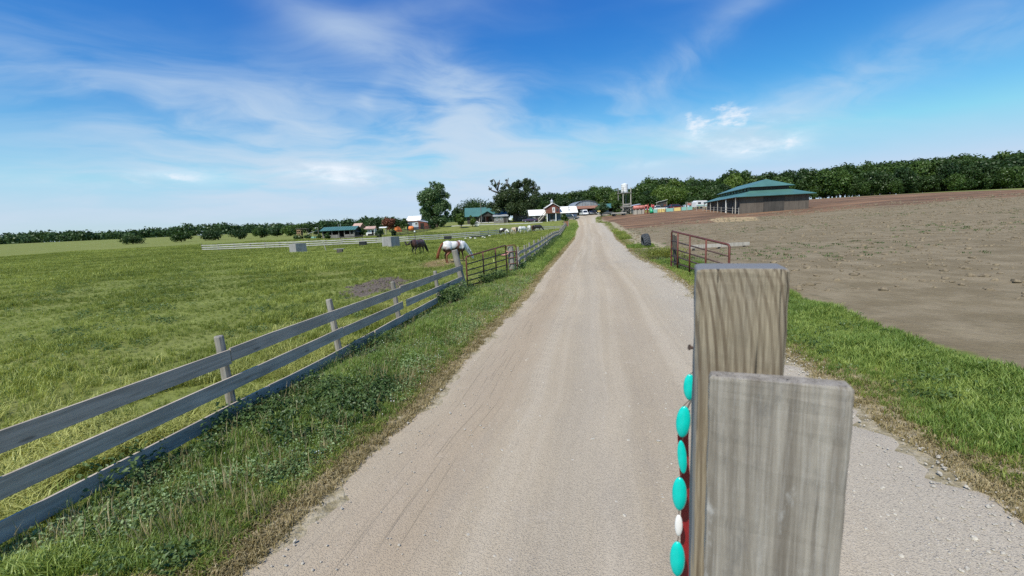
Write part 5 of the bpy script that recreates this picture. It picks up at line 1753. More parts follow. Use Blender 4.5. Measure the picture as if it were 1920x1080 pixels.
# --- right of the tower
tr_ = thing('tin_shed', 'small shed with a pale tin roof right of the water tower', 'shed', on_ground(1188, 139), R(-6))
MB().prism([(-1.8, -.3), (1.8, -.3), (1.8, 2.6), (-1.8, 2.1)], -1.5, 1.5, 'y').build('wall', M['darkwall'], tr_)
MB().slab((-2.0, -1.9, 2.15), (2.0, -1.9, 2.75), (2.0, 1.7, 3.0), (-2.0, 1.7, 2.4), .07).build('roof', M['greyroof'], tr_)
pbox(tr_, 'shutter', M['greywall'], (-.5, -1.53, 1.0), (1.1, .06, 1.6))
tb = thing('tank', 'long faded red tank lying on timber cradles beside the tower', 'tank', on_ground(1198, 129), R(2))
MB().tube([(-1.75, 0, 1.75), (-1.6, 0, 1.75), (1.6, 0, 1.75), (1.75, 0, 1.75)], [.45, .62, .62, .45], 14).build('barrel', M['salmon'], tb, True)
for x in (-1.1, 0, 1.1):
    MB().tube([(x - .04, 0, 1.75), (x + .04, 0, 1.75)], .645, 14).build('band', M['playred'], tb)
    pbox(tb, 'cradle', M['palewood'], (x, 0, .55), (.2, 1.3, 1.4))
pw_ = thing('plank_fence', 'pale plank fence at the foot of the faded red tank', 'fence', on_ground(1197, 123))
for i in range(11):
    a = on_ground(1187 + i * 2.0, 123)
    o = pbox(pw_, 'plank', M['palewood'] if i % 4 else M['greywall'], (0, 0, .5), (.27, .05, 1.25 + random.uniform(-.1, .1))); o.location = a - pw_.location
for z in (.3, .8):
    a, b = on_ground(1186, 123), on_ground(1208.5, 123); m_ = (a + b) / 2
    o = pbox(pw_, 'rail', M['teal'] if z > .5 else M['greywall'], (0, .05, z), ((b - a).length, .05, .14), (0, -math.atan2(b.z - a.z, b.x - a.x), 0)); o.location = m_ - pw_.location
# play climber with slide
cf = thing('play_climber', 'red play climber with a green slide beside the painted fence', 'playground', on_ground(1217, 121))
for x, y, h in ((-1.2, 0, 2.2), (-.2, .3, 2.7), (.6, -.2, 2.4), (1.3, .2, 2.3), (-.6, -.4, 2.3), (.9, .7, 2.6)):
    MB().tube([(x, y, -.2), (x + random.uniform(-.1, .1), y, h)], .08, 7).build('post', M['playred'], cf, True)
for i in range(7):
    a = i * .9
    x0 = -1.2 + i * .38
    MB().tube([(x0, 0, 1.5 + .25 * math.sin(a)), (x0 + .3, .1, 2.05 + .2 * math.cos(a)), (x0 + .6, 0, 1.6 + .3 * math.sin(a * 2))], .10, 6).build('climbing_bar', M['playred'], cf, True)
MB().ell((-.9, -.1, 2.15), (.45, .35, .3), 8, 6).build('panel', M['salmon'], cf); MB().ell((1.15, 0, 2.0), (.4, .3, .42), 8, 6).build('panel', M['playred'], cf)
pbox(cf, 'deck', M['playred'], (.2, .1, 1.35), (1.7, .9, .1))
MB().tube([(.3, -.3, 1.55), (.25, -.6, 1.25), (.35, -.9, .6), (.4, -1.15, .12)], [.32, .42, .52, .5], 10).build('slide', M['slide'], cf, True)
for i in range(5):
    MB().tube([(-1.3 + i * .13, -.5, .1 + i * .25), (-.9 + i * .13, -.5, .1 + i * .25)], .04, 5).build('rung', M['playred'], cf)
# painted play fence
pfen = thing('play_fence', 'play fence of alternating teal and yellow painted panels', 'fence', on_ground(1225, 121))
cols = ['teal', 'yellow', 'teal', 'yellow', 'teal', 'teal']
edges = [1224, 1232.5, 1248, 1263, 1277, 1288, 1299]
for i, cc in enumerate(cols):
    a, b = on_ground(edges[i] + .3, 121 - i * .6), on_ground(edges[i + 1] - .3, 121 - (i + 1) * .6)
    m_ = (a + b) / 2; L = (b - a).length
    o = pbox(pfen, 'panel', M[cc], (0, 0, .55), (L * .94, .06, .92), (0, -math.atan2(b.z - a.z, b.x - a.x), 0)); o.location = m_ - pfen.location
    for q in (a,):
        o = pbox(pfen, 'post', M['palewood'] if i % 2 else M['greywall'], (0, .04, .5), (.14, .1, 1.5)); o.location = q - pfen.location
    if cc == 'yellow' and i == 1:
        for x in (-.45, 0, .45):
            o2 = pbox(o, 'stay', M['tanwood'], (0, 0, 0), (.09, .05, 1.0), (0, .0 if x < .4 else -.7, 0)); o2.location = (m_ - a) + Vector((x * 1.6, -.08, .55))
# playground steps, small cabin
ps = thing('play_steps', 'timber play platform with slanting handrails behind the painted fence', 'playground', on_ground(1291, 127))
pbox(ps, 'deck', M['palewood'], (0, 0, 1.2), (1.3, 1.0, .1))
for x in (-.6, .6):
    for y in (-.45, .45):
        pbox(ps, 'post', M['palewood'], (x, y, .95), (.12, .12, 2.4))
MB().tube([(-.6, -.5, 2.1), (1.9, -.5, .9)], .06, 5).build('handrail', M['palewood'], ps); MB().tube([(.6, -.5, 1.2), (1.9, -.5, .1)], .08, 5).build('ramp', M['palewood'], ps)
pbox(ps, 'panel', M['salmon'], (0, -.52, 1.5), (1.0, .05, .5))
cb = thing('cabin', 'small dark cabin with a pale tilted roof edge among the trees', 'cabin', on_ground(1240, 146), R(-12))
MB().prism([(-1.4, -.3), (1.4, -.3), (1.4, 3.2), (-1.4, 2.6)], -1.5, 1.5, 'y').build('wall', M['darkwall'], cb)
MB().slab((-1.9, -1.9, 2.62), (1.7, -1.9, 3.4), (1.7, 1.8, 3.4), (-1.9, 1.8, 2.62), .09).build('roof', M['whiteroof'], cb)
window(cb, (0, -1.53, 1.7), .7, .8, 'darkwall'); door(cb, (.9, -1.53, -.1), .7, 1.9, M['redwood'])
for x in (-1.7, 1.5):
    pbox(cb, 'post', M['palewood'], (x, -1.8, 1.2), (.1, .1, 3.0))

# --- two-tier green barn on the right: its long west side runs away from the viewer
th_ = math.atan2(-.97, -.23)
w, dep = 30.0, 12.0
ex_ = Vector((math.cos(th_), math.sin(th_), 0)); ey_ = Vector((-math.sin(th_), math.cos(th_), 0))
bc = Vector((51.8, 115.5, 0)) + ex_ * (w / 2 + .9) + ey_ * (dep / 2 + .9)
bz = P(1365, 393, 106).z
rb = thing('two_tier_barn', 'long board barn with a two-tier green metal roof at the top of the field', 'barn', (bc.x, bc.y, bz), th_)
MB().box((0, 0, .6), (w, dep, 3.6)).build('wall', M['brownwall'], rb)
lo = MB()
x, y = w / 2 + .9, dep / 2 + .9
za, zb_, ins = 2.15, 3.35, 3.4
lo.slab((-x, -y, za), (x, -y, za), (x - ins, -y + ins, zb_), (-x + ins, -y + ins, zb_), .1).slab((x, y, za), (-x, y, za), (-x + ins, y - ins, zb_), (x - ins, y - ins, zb_), .1)
lo.slab((-x, y, za), (-x, -y, za), (-x + ins, -y + ins, zb_), (-x + ins, y - ins, zb_), .1).slab((x, -y, za), (x, y, za), (x - ins, y - ins, zb_), (x - ins, -y + ins, zb_), .1)
lo.build('lower_roof', M['greenroof'], rb)
ux_, uy_ = w / 2 - 2.6, dep / 2 - 2.6
pbox(rb, 'clerestory', M['darkwall'], (0, 0, 3.3), (ux_ * 2, uy_ * 2, 1.6))
for i in range(10):
    window(rb, (-ux_ + 1.4 + i * 2.45, -uy_ - .03, 3.72), 1.2, .4, 'teal')
x, y = ux_ + .8, uy_ + .8
up = MB()
up.slab((-x, -y, 4.0), (x, -y, 4.0), (x - 3, 0, 5.6), (-x + 3, 0, 5.6), .1).slab((x, y, 4.0), (-x, y, 4.0), (-x + 3, 0.003, 5.6), (x - 3, 0.003, 5.6), .1)
up.add([(-x, y, 4.0), (-x, -y, 4.0), (-x + 3, 0, 5.6)], [(0, 1, 2)]).add([(x, -y, 4.0), (x, y, 4.0), (x - 3, 0, 5.6)], [(0, 1, 2)])
up.build('upper_roof', M['greenroof'], rb)
for i in range(22):
    pbox(rb, 'batten', M['darkwall'], (-w / 2 + .8 + i * 1.35, -dep / 2 - .03, .7), (.12, .06, 2.8))
for i in range(4):
    door(rb, (-10.0 + i * 6.2, -dep / 2 - .05, -.6), 1.8, 2.4, M['darkwall'])
gd_ = pbox(rb, 'end_door', M['darkwall'], (w / 2 + .04, 0, .5), (.08, 3.6, 2.9))
for i, xx in enumerate((-14.8, -7.4, 0, 7.4, 14.8)):
    pbox(rb, 'post', M['white'] if i == 3 else M['palewood'], (xx, -dep / 2 - .75, .5), (.16, .16, 3.2))
rf2 = [(p.x, p.y) for p in (on_ground(1306, 112), on_ground(1318, 108), on_ground(1332, 102), on_ground(1352, 94), on_ground(1385, 84))]
rail_fence('corral_fence', 'pale corral rail fence in front of the two-tier barn', rf2, 1.3, (1.1, .6), .12, M['greywall'], M['palewood'], 3.0)

# ================================================================== vehicles
def vehicle(name, label, kind, paint, p, rz, group=None):
    """local +x is forward; kinds: sedan, suv, van, pickup"""
    t = thing(name, label, {'pickup': 'truck', 'van': 'van'}.get(kind, 'car'), p, rz, group)
    prof = {'suv': ([(-2.25, .42), (-2.3, .95), (2.2, .92), (2.3, .5), (2.2, .40)], [(-2.2, .95), (-1.95, 1.68), (.55, 1.70), (1.25, .98)], 1.84),
            'sedan': ([(-2.3, .40), (-2.3, .90), (-1.6, .98), (1.1, .95), (2.2, .78), (2.3, .45)], [(-1.6, .95), (-.9, 1.42), (.45, 1.42), (1.15, .95)], 1.78),
            'van': ([(-2.5, .42), (-2.55, 1.05), (2.3, 1.0), (2.45, .6), (2.4, .42)], [(-2.5, 1.05), (-2.4, 2.0), (1.2, 2.02), (1.95, 1.02)], 1.92),
            'pickup': ([(-2.7, .5), (-2.7, 1.05), (2.3, 1.05), (2.6, .95), (2.65, .5)], [(-.7, 1.05), (-.5, 1.75), (.8, 1.75), (1.45, 1.05)], 1.9)}[kind]
    low, cab, w = prof
    def loft(poly, w0, w1):
        n = len(poly)
        zmin = min(q[1] for q in poly); zmax = max(q[1] for q in poly)
        def ww(z):
            return w0 + (w1 - w0) * (z - zmin) / (zmax - zmin)
        vs = [(x, -ww(z) / 2, z) for x, z in poly] + [(x, ww(z) / 2, z) for x, z in poly]
        return vs, [tuple(range(n)), tuple(range(2 * n - 1, n - 1, -1))] + [(i, i + n, (i + 1) % n + n, (i + 1) % n) for i in range(n)]
    mb = MB(); mb.add(*loft(low, w * .98, w)); mb.add(*loft(cab, w * .96, w * .78))
    body = mb.build('body', paint, t); bevel(body, .05, 2)
    g = MB()
    cx = sum(q[0] for q in cab) / 4; z0, z1 = cab[0][1], max(q[1] for q in cab)
    inset = [(cx + (x - cx) * .93, z0 + (z - z0) * .84 + .06) for x, z in cab]
    g.add(*loft(inset, w * .972, w * .84)); g.build('side_window', M['glass'], t)
    g = MB(); ins2 = [(cx + (x - cx) * 1.012, z0 + (z - z0) * .86 + .07) for x, z in cab]
    g.add(*loft(ins2, w * .80, w * .66)); g.build('windscreen', M['glass'], t)
    for x in (-1.45, 1.42):
        for s in (-1, 1):
            wh = MB().tube([(x, s * (w / 2 - .2), .33), (x, s * (w / 2 + .02), .33)], .34, 14).build('wheel', M['black'], t)
            MB().tube([(x, s * (w / 2 - .1), .33), (x, s * (w / 2 + .03), .33)], .2, 10).build('rim', M['steel'], wh)
    fx = low[-1][0]
    for s in (-1, 1):
        MB().box((fx + .02, s * w * .36, .72), (.12, .3, .15)).build('headlight', M['white'], t)
        MB().box((low[0][0] - .02, s * w * .42, .85), (.08, .16, .2)).build('tail_light', M['playred'], t)
    MB().box((fx + .02, 0, .45), (.14, w * .95, .16)).build('bumper', M['steel'], t)
    return t


PAINT = {k: plain('paint_' + k, c, .25, 0, .05, 1, 0, .6) for k, c in dict(white=(.75, .75, .74), grey=(.10, .105, .115), black=(.02, .02, .022), red=(.25, .02, .03), silver=(.45, .46, .47), maroon=(.16, .02, .035), purple=(.07, .045, .10)).items()}
vehicle('parked_van', 'white van parked nose out under the rust-red awning', 'van', PAINT['white'], on_ground(1095, 150), R(-84))
vehicle('parked_car', 'grey car parked beside the right-hand white-roofed wing', 'suv', PAINT['grey'], on_ground(1071, 131), R(-30))
vehicle('parked_car', 'dark car parked right of the white van under the awning', 'sedan', PAINT['grey'], on_ground(1108, 150.5), R(-86))
vehicle('parked_car', 'black car parked under the awning nearest the yard tree', 'suv', PAINT['black'], on_ground(1117, 149), R(-80))
vehicle('parked_truck', 'grey pickup in front of the green-roofed machine shed', 'pickup', PAINT['grey'], on_ground(1137, 138), R(172))
vehicle('parked_car', 'dark blue-grey car parked left of the grey board shed corner', 'sedan', PAINT['purple'], on_ground(994, 137), R(175))
vehicle('parked_truck', 'white pickup parked behind the first teal fence panel', 'pickup', PAINT['white'], on_ground(1233, 136), R(178))
vehicle('parked_car', 'purple-grey car parked behind the yellow and teal fence panels', 'sedan', PAINT['purple'], on_ground(1250, 137), R(175))
vehicle('parked_car', 'maroon car parked behind the second yellow fence panel', 'suv', PAINT['maroon'], on_ground(1268, 136), R(5))
cmp_ = thing('camper', 'white rounded camper trailer left of the two-tier barn', 'trailer', on_ground(1313, 122), R(8))
MB().prism([(-2.0, .55), (1.6, .55), (1.9, 1.1), (1.7, 1.9), (1.2, 2.25), (-1.5, 2.3), (-2.0, 1.9)], -1.0, 1.0, 'y').build('body', PAINT['white'], cmp_)
pbox(cmp_, 'stripe', M['teal'], (-.1, -1.02, .95), (3.4, .04, .22)); pbox(cmp_, 'pane', M['glass'], (-.9, -1.02, 1.6), (.9, .04, .45)); pbox(cmp_, 'pane', M['glass'], (.8, -1.02, 1.6), (.7, .04, .45))
for s in (-1, 1):
    MB().tube([(-.3, s * .85, .33), (-.3, s * 1.03, .33)], .34, 12).build('wheel', M['black'], cmp_)
MB().tube([(1.6, 0, .6), (2.8, 0, .5), (2.8, 0, -.05)], .06, 6).build('hitch', M['steel'], cmp_)
lg = thing('log_trailer', 'flat wagon with pale logs between the yard trees and tower', 'trailer', on_ground(1160, 124), R(3))
pbox(lg, 'bed', M['greywall'], (0, 0, .55), (4.2, 1.4, .12))
for x in (-1.4, 1.4):
    for s in (-1, 1):
        MB().tube([(x, s * .6, .3), (x, s * .8, .3)], .34, 12).build('wheel', M['black'], lg)
for i in range(6):
    MB().tube([(-1.9, -.5 + .2 * i, .74 + .06 * (i % 2)), (1.9 + .2 * (i % 3), -.5 + .2 * i, .72 + .05 * (i % 2))], .11, 7).build('log', M['palewood'], lg)

# poles
def pole(name, label, u, d, vtop, r=.11, lamp=True):
    t = thing(name, label, 'pole', on_ground(u, d))
    H = P(u, vtop, d).z - t.location.z
    MB().tube([(0, 0, -.4), (0, 0, H)], [r, r * .7], 7).build('pole', M['greywall'], t)
    if lamp:
        MB().tube([(0, 0, H - .3), (.5, 0, H - .05), (.9, 0, H - .1)], .04, 5).build('arm', M['steel'], t)
        MB().ell((.95, 0, H - .2), (.2, .2, .14), 8, 5).build('lamp_shade', M['white'], t, True)
    else:
        pbox(t, 'crossarm', M['greywall'], (0, 0, H - .4), (1.1, .1, .1))
    return t


pole('lamp_pole', 'tall lamp pole in front of the green house roof', 903, 139, 379)
pole('utility_pole', 'dark pole standing between the right wing and the arched barn', 1067, 137, 387, .1, False)
sgn = thing('yard_sign', 'small yellow sign on a pale post at the end of the lane', 'sign', on_ground(1123, 126))
pbox(sgn, 'post', M['palewood'], (0, 0, .8), (.16, .16, 2.2)); pbox(sgn, 'board', M['yellow'], (0, -.1, 1.75), (.85, .05, .3))
fp = thing('feeder_post', 'white globe on a dark post at the white pasture fence', 'lamp', on_ground(779, 78.6))
MB().tube([(0, 0, -.3), (0, 0, 1.75)], .06, 7).build('post', M['darkpost'], fp); MB().ell((0, 0, 1.87), (.16, .16, .17), 10, 8).build('globe', M['white'], fp, True)
sat_ = thing('white_disc', 'white wagon-wheel disc leaning by the green house sapling', 'wheel', on_ground(894.5, 123))
MB().tube([(.62 * math.cos(a), 0, .62 + .62 * math.sin(a)) for a in np.linspace(0, 6.2832, 21)], .09, 6, cap=False).build('rim', M['white'], sat_, True)
for i in range(4):
    a = i * math.pi / 4
    MB().tube([(-.6 * math.cos(a), 0, .62 - .6 * math.sin(a)), (.6 * math.cos(a), 0, .62 + .6 * math.sin(a))], .035, 5).build('spoke', M['white'], sat_)

# ================================================================== things in the pasture
def shelter(u, d, w, dep, h, rz, label):
    t = thing('plywood_shelter', label, 'shelter', on_ground(u, d) - Vector((0, 0, .05)), rz)
    n = 6
    for i in range(n):   # plywood boards on the lit side
        o = pbox(t, 'board', M['ply'], (-w / 2 + w * (i + .5) / n, -dep / 2, h / 2), (w / n * .985, .04, h))
    MB().prism([(-dep / 2 + .025, 0), (dep / 2, 0), (dep / 2 - .05, h - .02), (-dep / 2 + .025, h - .01)], w / 2 - .04, w / 2, 'x').build('side_wall', M['ply'], t)
    MB().prism([(-dep / 2 + .025, 0), (dep / 2, 0), (dep / 2 - .05, h - .02), (-dep / 2 + .025, h - .01)], -w / 2, -w / 2 + .04, 'x').build('side_wall', M['ply'], t)
    pbox(t, 'back_wall', M['ply'], (0, dep / 2 - .03, h / 2), (w - .1, .04, h - .03))
    pbox(t, 'lid', M['ply'], (0, 0, h + .012), (w, dep - .06, .03))
    return t


shelter(734, 59, 1.85, 1.5, 1.55, R(-34), 'grey plywood box shelter standing in the pasture behind the dark horse')
shelter(560, 57, 1.7, 1.45, 1.25, R(-36), 'grey plywood box shelter near the leaning pole and white fence end')
bch = thing('mounting_block', 'low bench-like block with a plank top in the pasture grass', 'bench', on_ground(636.5, 52))
pbox(bch, 'top', M['ply'], (0, 0, .46), (1.25, .42, .06)); pbox(bch, 'base', M['darkpost'], (.08, 0, .2), (.66, .36, .5))
for u, d, lab, nm in ((681, 71, 'black feed box by the white fence left of the shelter', 'feed_box'), (840, 80, 'black feed box by the white fence just behind the spotted horse', 'feed_box')):
    t = thing(nm, lab, 'box', on_ground(u, d))
    w_ = 1.05 if u < 700 else 1.3
    for s in (-1, 1):
        pbox(t, 'side', M['black'], (s * w_ / 2, 0, .36), (.05, .6, .78)); pbox(t, 'panel', M['black'], (0, s * .3, .36), (w_ - .06, .05, .76))
    pbox(t, 'floor', M['black'], (0, 0, .1), (w_ - .06, .55, .05)); pbox(t, 'rim', M['ply'], (0, -.34, .77), (w_ + .1, .05, .06))
lpz = thing('leaning_pole', 'pale pole leaning alone in front of the white fence', 'pole', G(613, 472))
a = lpz.location
b = P(605.5, 453.5, a.y)
MB().tube([(0, 0, -.2), tuple(b - a)], .045, 8).build('shaft', M['palewood'], lpz)
MB().ell(tuple(b - a), (.07, .07, .05), 8, 5).build('knob', M['palewood'], lpz)
tg_ = thing('feed_trough', 'long low black trough on the grass among white stones', 'trough', on_ground(899, 84))
MB().prism([(-.3, .0), (.3, .0), (.36, .32), (.3, .32), (.25, .06), (-.25, .06), (-.3, .32), (-.36, .32)], -1.7, 1.7, 'x').build('shell', M['black'], tg_)
pbox(tg_, 'end_cap', M['black'], (-1.7, 0, .16), (.05, .7, .33)); pbox(tg_, 'end_cap', M['black'], (1.7, 0, .16), (.05, .7, .33))
for i, (u, d, s) in enumerate([(873, 80, .22), (882, 81, .25), (891, 79, .2), (905, 82, .24), (918, 84, .3), (909, 79.5, .17)]):
    p = on_ground(u, d)
    rk = MB().ell((0, 0, .14), (s, s * .8, s * .62), 9, 7, jit=.16).build('white_stone', M['rock'])
    rk.location = p
    tag(rk, ['white rock at the left end of the row before the trough', 'broad white rock near the left end of the trough', 'small white rock in front of the trough', 'white rock beside the middle of the trough', 'largest white rock past the right end of the trough', 'smallest white rock in front of the trough'][i], 'rock', 'white rocks around the black trough')

# ================================================================== tractor tyre
tire = thing('tractor_tire', 'old tractor tire standing half buried at the field edge', 'tire', G(1211, 463.5))
Rt, rt, wt_ = .60, .33, .52
tp = []
for a, b in [(rt, -.16), (rt + .03, -.22), (.46, -.265), (.55, -.25), (Rt - .02, -.2), (Rt, -.1), (Rt + .005, 0), (Rt, .1), (Rt - .02, .2), (.55, .25), (.46, .265), (rt + .03, .22), (rt, .16), (rt + .04, .10), (.52, .12), (.54, 0), (.52, -.12), (rt + .04, -.10)]:
    tp.append((a, b))
n = 40
tm = MB()
for k in range(n):
    an = 6.28318 * k / n
    for a, b in tp:
        tm.v.append((a * math.cos(an), b, a * math.sin(an)))
m_ = len(tp)
for k in range(n):
    for i in range(m_):
        tm.f.append((k * m_ + i, k * m_ + (i + 1) % m_, ((k + 1) % n) * m_ + (i + 1) % m_, ((k + 1) % n) * m_ + i))
tilt = Euler((R(-7), R(0), R(86)))
cas = tm.build('casing', M['rubber'], tire, True)
lug = MB()
for k in range(22):
    for s in (-1, 1):
        an = 6.28318 * (k + (.5 if s > 0 else 0)) / 22
        pts_ = []
        for f in np.linspace(0, 1, 4):
            b = s * (.01 + f * .22); aa = an + f * .17; rr_ = Rt + .018 - .03 * f ** 3
            pts_.append((rr_ * math.cos(aa), b, rr_ * math.sin(aa)))
        lug.tube(pts_, .030, 5)
lg_ = lug.build('tread', M['rubber'], tire)
for o in (cas, lg_):
    o.rotation_euler = tilt; o.location = (0, 0, .42)


# ================================================================== horses
def horse_mesh(name, voxel, graze=1.0, seed=0, step=0.0):
    """one continuous body, faces +x, grazing; returns a mesh"""
    b = MB()
    def cap(p, q, r0, r1, n=12, flat=1.0):
        p, q = Vector(p), Vector(q)
        L = (q - p)
        pts = [p - L.normalized() * r0 * .8, p - L.normalized() * r0 * .4, p, p.lerp(q, .33), p.lerp(q, .66), q, q + L.normalized() * r1 * .4, q + L.normalized() * r1 * .8]
        rs = [r0 * .45, r0 * .9, r0, r0 + (r1 - r0) * .33, r0 + (r1 - r0) * .66, r1, r1 * .9, r1 * .45]
        b.tube(pts, rs, n, True, flat)
    b.ell((-.62, 0, 1.17), (.40, .285, .345), 18, 12)
    b.ell((-.78, 0, 1.28), (.22, .22, .20), 14, 10)
    b.ell((-.05, 0, 1.10), (.86, .315, .35), 20, 14)
    b.ell((.10, 0, .98), (.55, .31, .31), 18, 12)
    b.ell((.52, 0, 1.07), (.34, .265, .38), 16, 12)
    b.ell((.40, 0, 1.37), (.30, .085, .12), 12, 8)
    b.tube([(-.70, 0, 1.30), (-.35, 0, 1.31), (.05, 0, 1.29), (.40, 0, 1.33)], [.17, .16, .15, .12], 12)
    for s in (-1, 1):
        b.ell((-.66, s * .16, 1.06), (.30, .16, .36), 14, 10)
        b.ell((.50, s * .17, 1.04), (.20, .12, .34), 14, 10, rot=(0, -.25, 0))
    # neck and head lowered to the grass
    if graze > .5:
        nk = [(.60, 0, 1.20), (.86, 0, 1.02), (1.10, 0, .76), (1.28, 0, .52)]
        hd = [(1.26, 0, .52), (1.38, 0, .36), (1.47, 0, .20), (1.50, 0, .12)]
    else:
        nk = [(.60, 0, 1.24), (.84, 0, 1.36), (1.05, 0, 1.52), (1.20, 0, 1.64)]
        hd = [(1.20, 0, 1.66), (1.36, 0, 1.54), (1.50, 0, 1.42), (1.56, 0, 1.37)]
    b.tube(nk, [.29, .23, .18, .145], 14, True, .62)
    b.tube(hd, [.14, .135, .095, .08], 12, True, .72)
    b.ell(hd[0], (.15, .10, .15), 12, 8)
    b.ell(hd[3], (.08, .065, .07), 10, 8)
    hz = Vector(hd[0])
    for s in (-1, 1):
        if graze > .5:
            b.tube([hz + Vector((-.02, s * .06, .08)), hz + Vector((.03, s * .085, .17)), hz + Vector((.05, s * .09, .24))], [.035, .035, .01], 7)
        else:
            b.tube([hz + Vector((-.05, s * .06, .08)), hz + Vector((-.05, s * .07, .17)), hz + Vector((-.04, s * .07, .24))], [.035, .035, .01], 7)
    st = step
    for s in (-1, 1):
        k = st * s
        # hind leg: stifle forward, hock back
        cap((-.66, s * .17, 1.02), (-.50, s * .18, .80), .19, .125)
        cap((-.50, s * .18, .80), (-.80 + k * .3, s * .17, .53), .115, .062)
        cap((-.80 + k * .3, s * .17, .53), (-.77 + k * .5, s * .17, .16), .058, .042)
        cap((-.77 + k * .5, s * .17, .16), (-.72 + k * .5, s * .17, .07), .047, .05)
        b.tube([(-.72 + k * .5, s * .17, .085), (-.70 + k * .5, s * .17, 0.0)], [.055, .072], 10)
        # fore leg
        cap((.50, s * .16, .98), (.43, s * .16, .78), .15, .10)
        cap((.43, s * .16, .78), (.46 - k * .4, s * .16, .47), .088, .058)
        cap((.46 - k * .4, s * .16, .47), (.45 - k * .6, s * .16, .15), .052, .040)
        cap((.45 - k * .6, s * .16, .15), (.49 - k * .6, s * .16, .07), .045, .048)
        b.tube([(.49 - k * .6, s * .16, .085), (.51 - k * .6, s * .16, 0.0)], [.053, .07], 10)
    o = b.build(name + '_draft', None)
    m = o.modifiers.new('r', 'REMESH'); m.mode = 'VOXEL'; m.voxel_size = voxel; m.use_smooth_shade = True
    m = o.modifiers.new('s', 'SMOOTH'); m.factor = .55; m.iterations = 9 if voxel < .03 else 4
    bpy.context.view_layer.update()
    dg = bpy.context.evaluated_depsgraph_get()
    me = bpy.data.meshes.new_from_object(o.evaluated_get(dg))
    bpy.data.objects.remove(o)
    me.name = name
    me.polygons.foreach_set('use_smooth', [True] * len(me.polygons))
    return me


def coat_mat():
    m, t, b = new_mat('horse_coat')
    a = nd(t, 'ShaderNodeAttribute', attribute_name='coat')
    n = noise(t, nd(t, 'ShaderNodeTexCoord').outputs['Object'], 25, 4, .6)
    t.links.new(mixc(t, mth(t, 'MULTIPLY', n, .25), a.outputs['Color'], mixc(t, .35, a.outputs['Color'], (0, 0, 0))), b.inputs['Base Color'])
    b.inputs['Roughness'].default_value = .5
    b.inputs['Specular IOR Level'].default_value = .35
    b.inputs['Sheen Weight'].default_value = .15
    set_bump(t, b, n, .15, .01)
    return m


M['coat'] = coat_mat()
hair_mats = {}


def hair(col):
    k = tuple(col)
    if k not in hair_mats:
        hair_mats[k] = plain('horse_hair', col, .55, 0, .35, 6, .5, .3, (8, 8, 1))
    return hair_mats[k]


def lock(pts, r, n, seed, spread):
    """a bundle of hair strands along a path"""
    rr = random.Random(seed)
    mb = MB()
    for _ in range(n):
        ph = Vector((rr.uniform(-1, 1), rr.uniform(-1, 1), 0)) * spread
        k = len(pts)
        q = [Vector(p) + ph * (.25 + .9 * i / k) + Vector((rr.uniform(-.02, .02), rr.uniform(-.02, .02), rr.uniform(-.03, .03))) for i, p in enumerate(pts)]
        mb.tube(q, [r * (1 - .12 * i) for i in range(k - 1)] + [r * .12], 5, True)
    return mb


def vnoise(co, s, seed=0):
    x, y, z = (co * s + seed * 3.1).T
    return (np.sin(x * 1.7 + 1.3 * np.sin(y * 1.1 + z)) + np.sin(y * 2.3 + 1.1 * np.sin(z * 1.3 - x)) + np.sin(z * 1.9 + 1.2 * np.sin(x * .9 + y * 1.4))) / 3


def horse(label, p, rz, me, paint, mane, tailc, tail='down', size=1.0, group=None, seed=0):
    t = thing('horse', label, 'horse', p, rz, group)
    t.scale = (size,) * 3
    me = me.copy()
    co = np.empty(len(me.vertices) * 3); me.vertices.foreach_get('co', co); co = co.reshape(-1, 3)
    attr_col(me, 'coat', np.clip(paint(co), 0, 1))
    me.materials.clear(); me.materials.append(M['coat'])
    link('body', me, t)
    if tail == 'down':
        path = [(-.97, 0, 1.36), (-1.06, .0, 1.25), (-1.10, .0, .95), (-1.12, .0, .65), (-1.08, 0, .36)]
    elif tail == 'swing':
        path = [(-.97, 0, 1.36), (-1.10, .02, 1.24), (-1.24, .04, .95), (-1.38, .05, .62), (-1.46, .05, .30)]
    else:   # flicked up to the side
        path = [(-.97, 0, 1.36), (-1.12, .10, 1.25), (-1.22, .26, 1.05), (-1.24, .46, 1.0), (-1.2, .60, 1.16), (-1.15, .66, 1.34)]
    lock(path, .052, 16, seed, .085).build('tail', hair(tailc), t, True)
    mb = MB(); rr = random.Random(seed)
    for i in range(22):
        f = i / 21
        x = .45 + f * .84; z = 1.46 - f * .80 - .10 * math.sin(f * 3.1) * -1
        s = -1 if rr.random() < .7 else 1
        mb.tube([(x, 0, z + .02), (x - .02, s * .09, z - .06), (x - .03, s * .12, z - .24 + rr.uniform(-.05, .05))], [.035, .032, .008], 5)
    mb.build('mane', hair(mane), t, True)
    return t


hm = horse_mesh('horse_body', .024, step=.12)
hm_far = horse_mesh('horse_body_far', .04, step=.1)
BR = np.array([.13, .045, .022]); WH = np.array([.78, .75, .72]); DK = np.array([.028, .018, .015])


def mixv(m, a, b):
    m = np.clip(m, 0, 1)[:, None]
    return a * (1 - m) + b * m


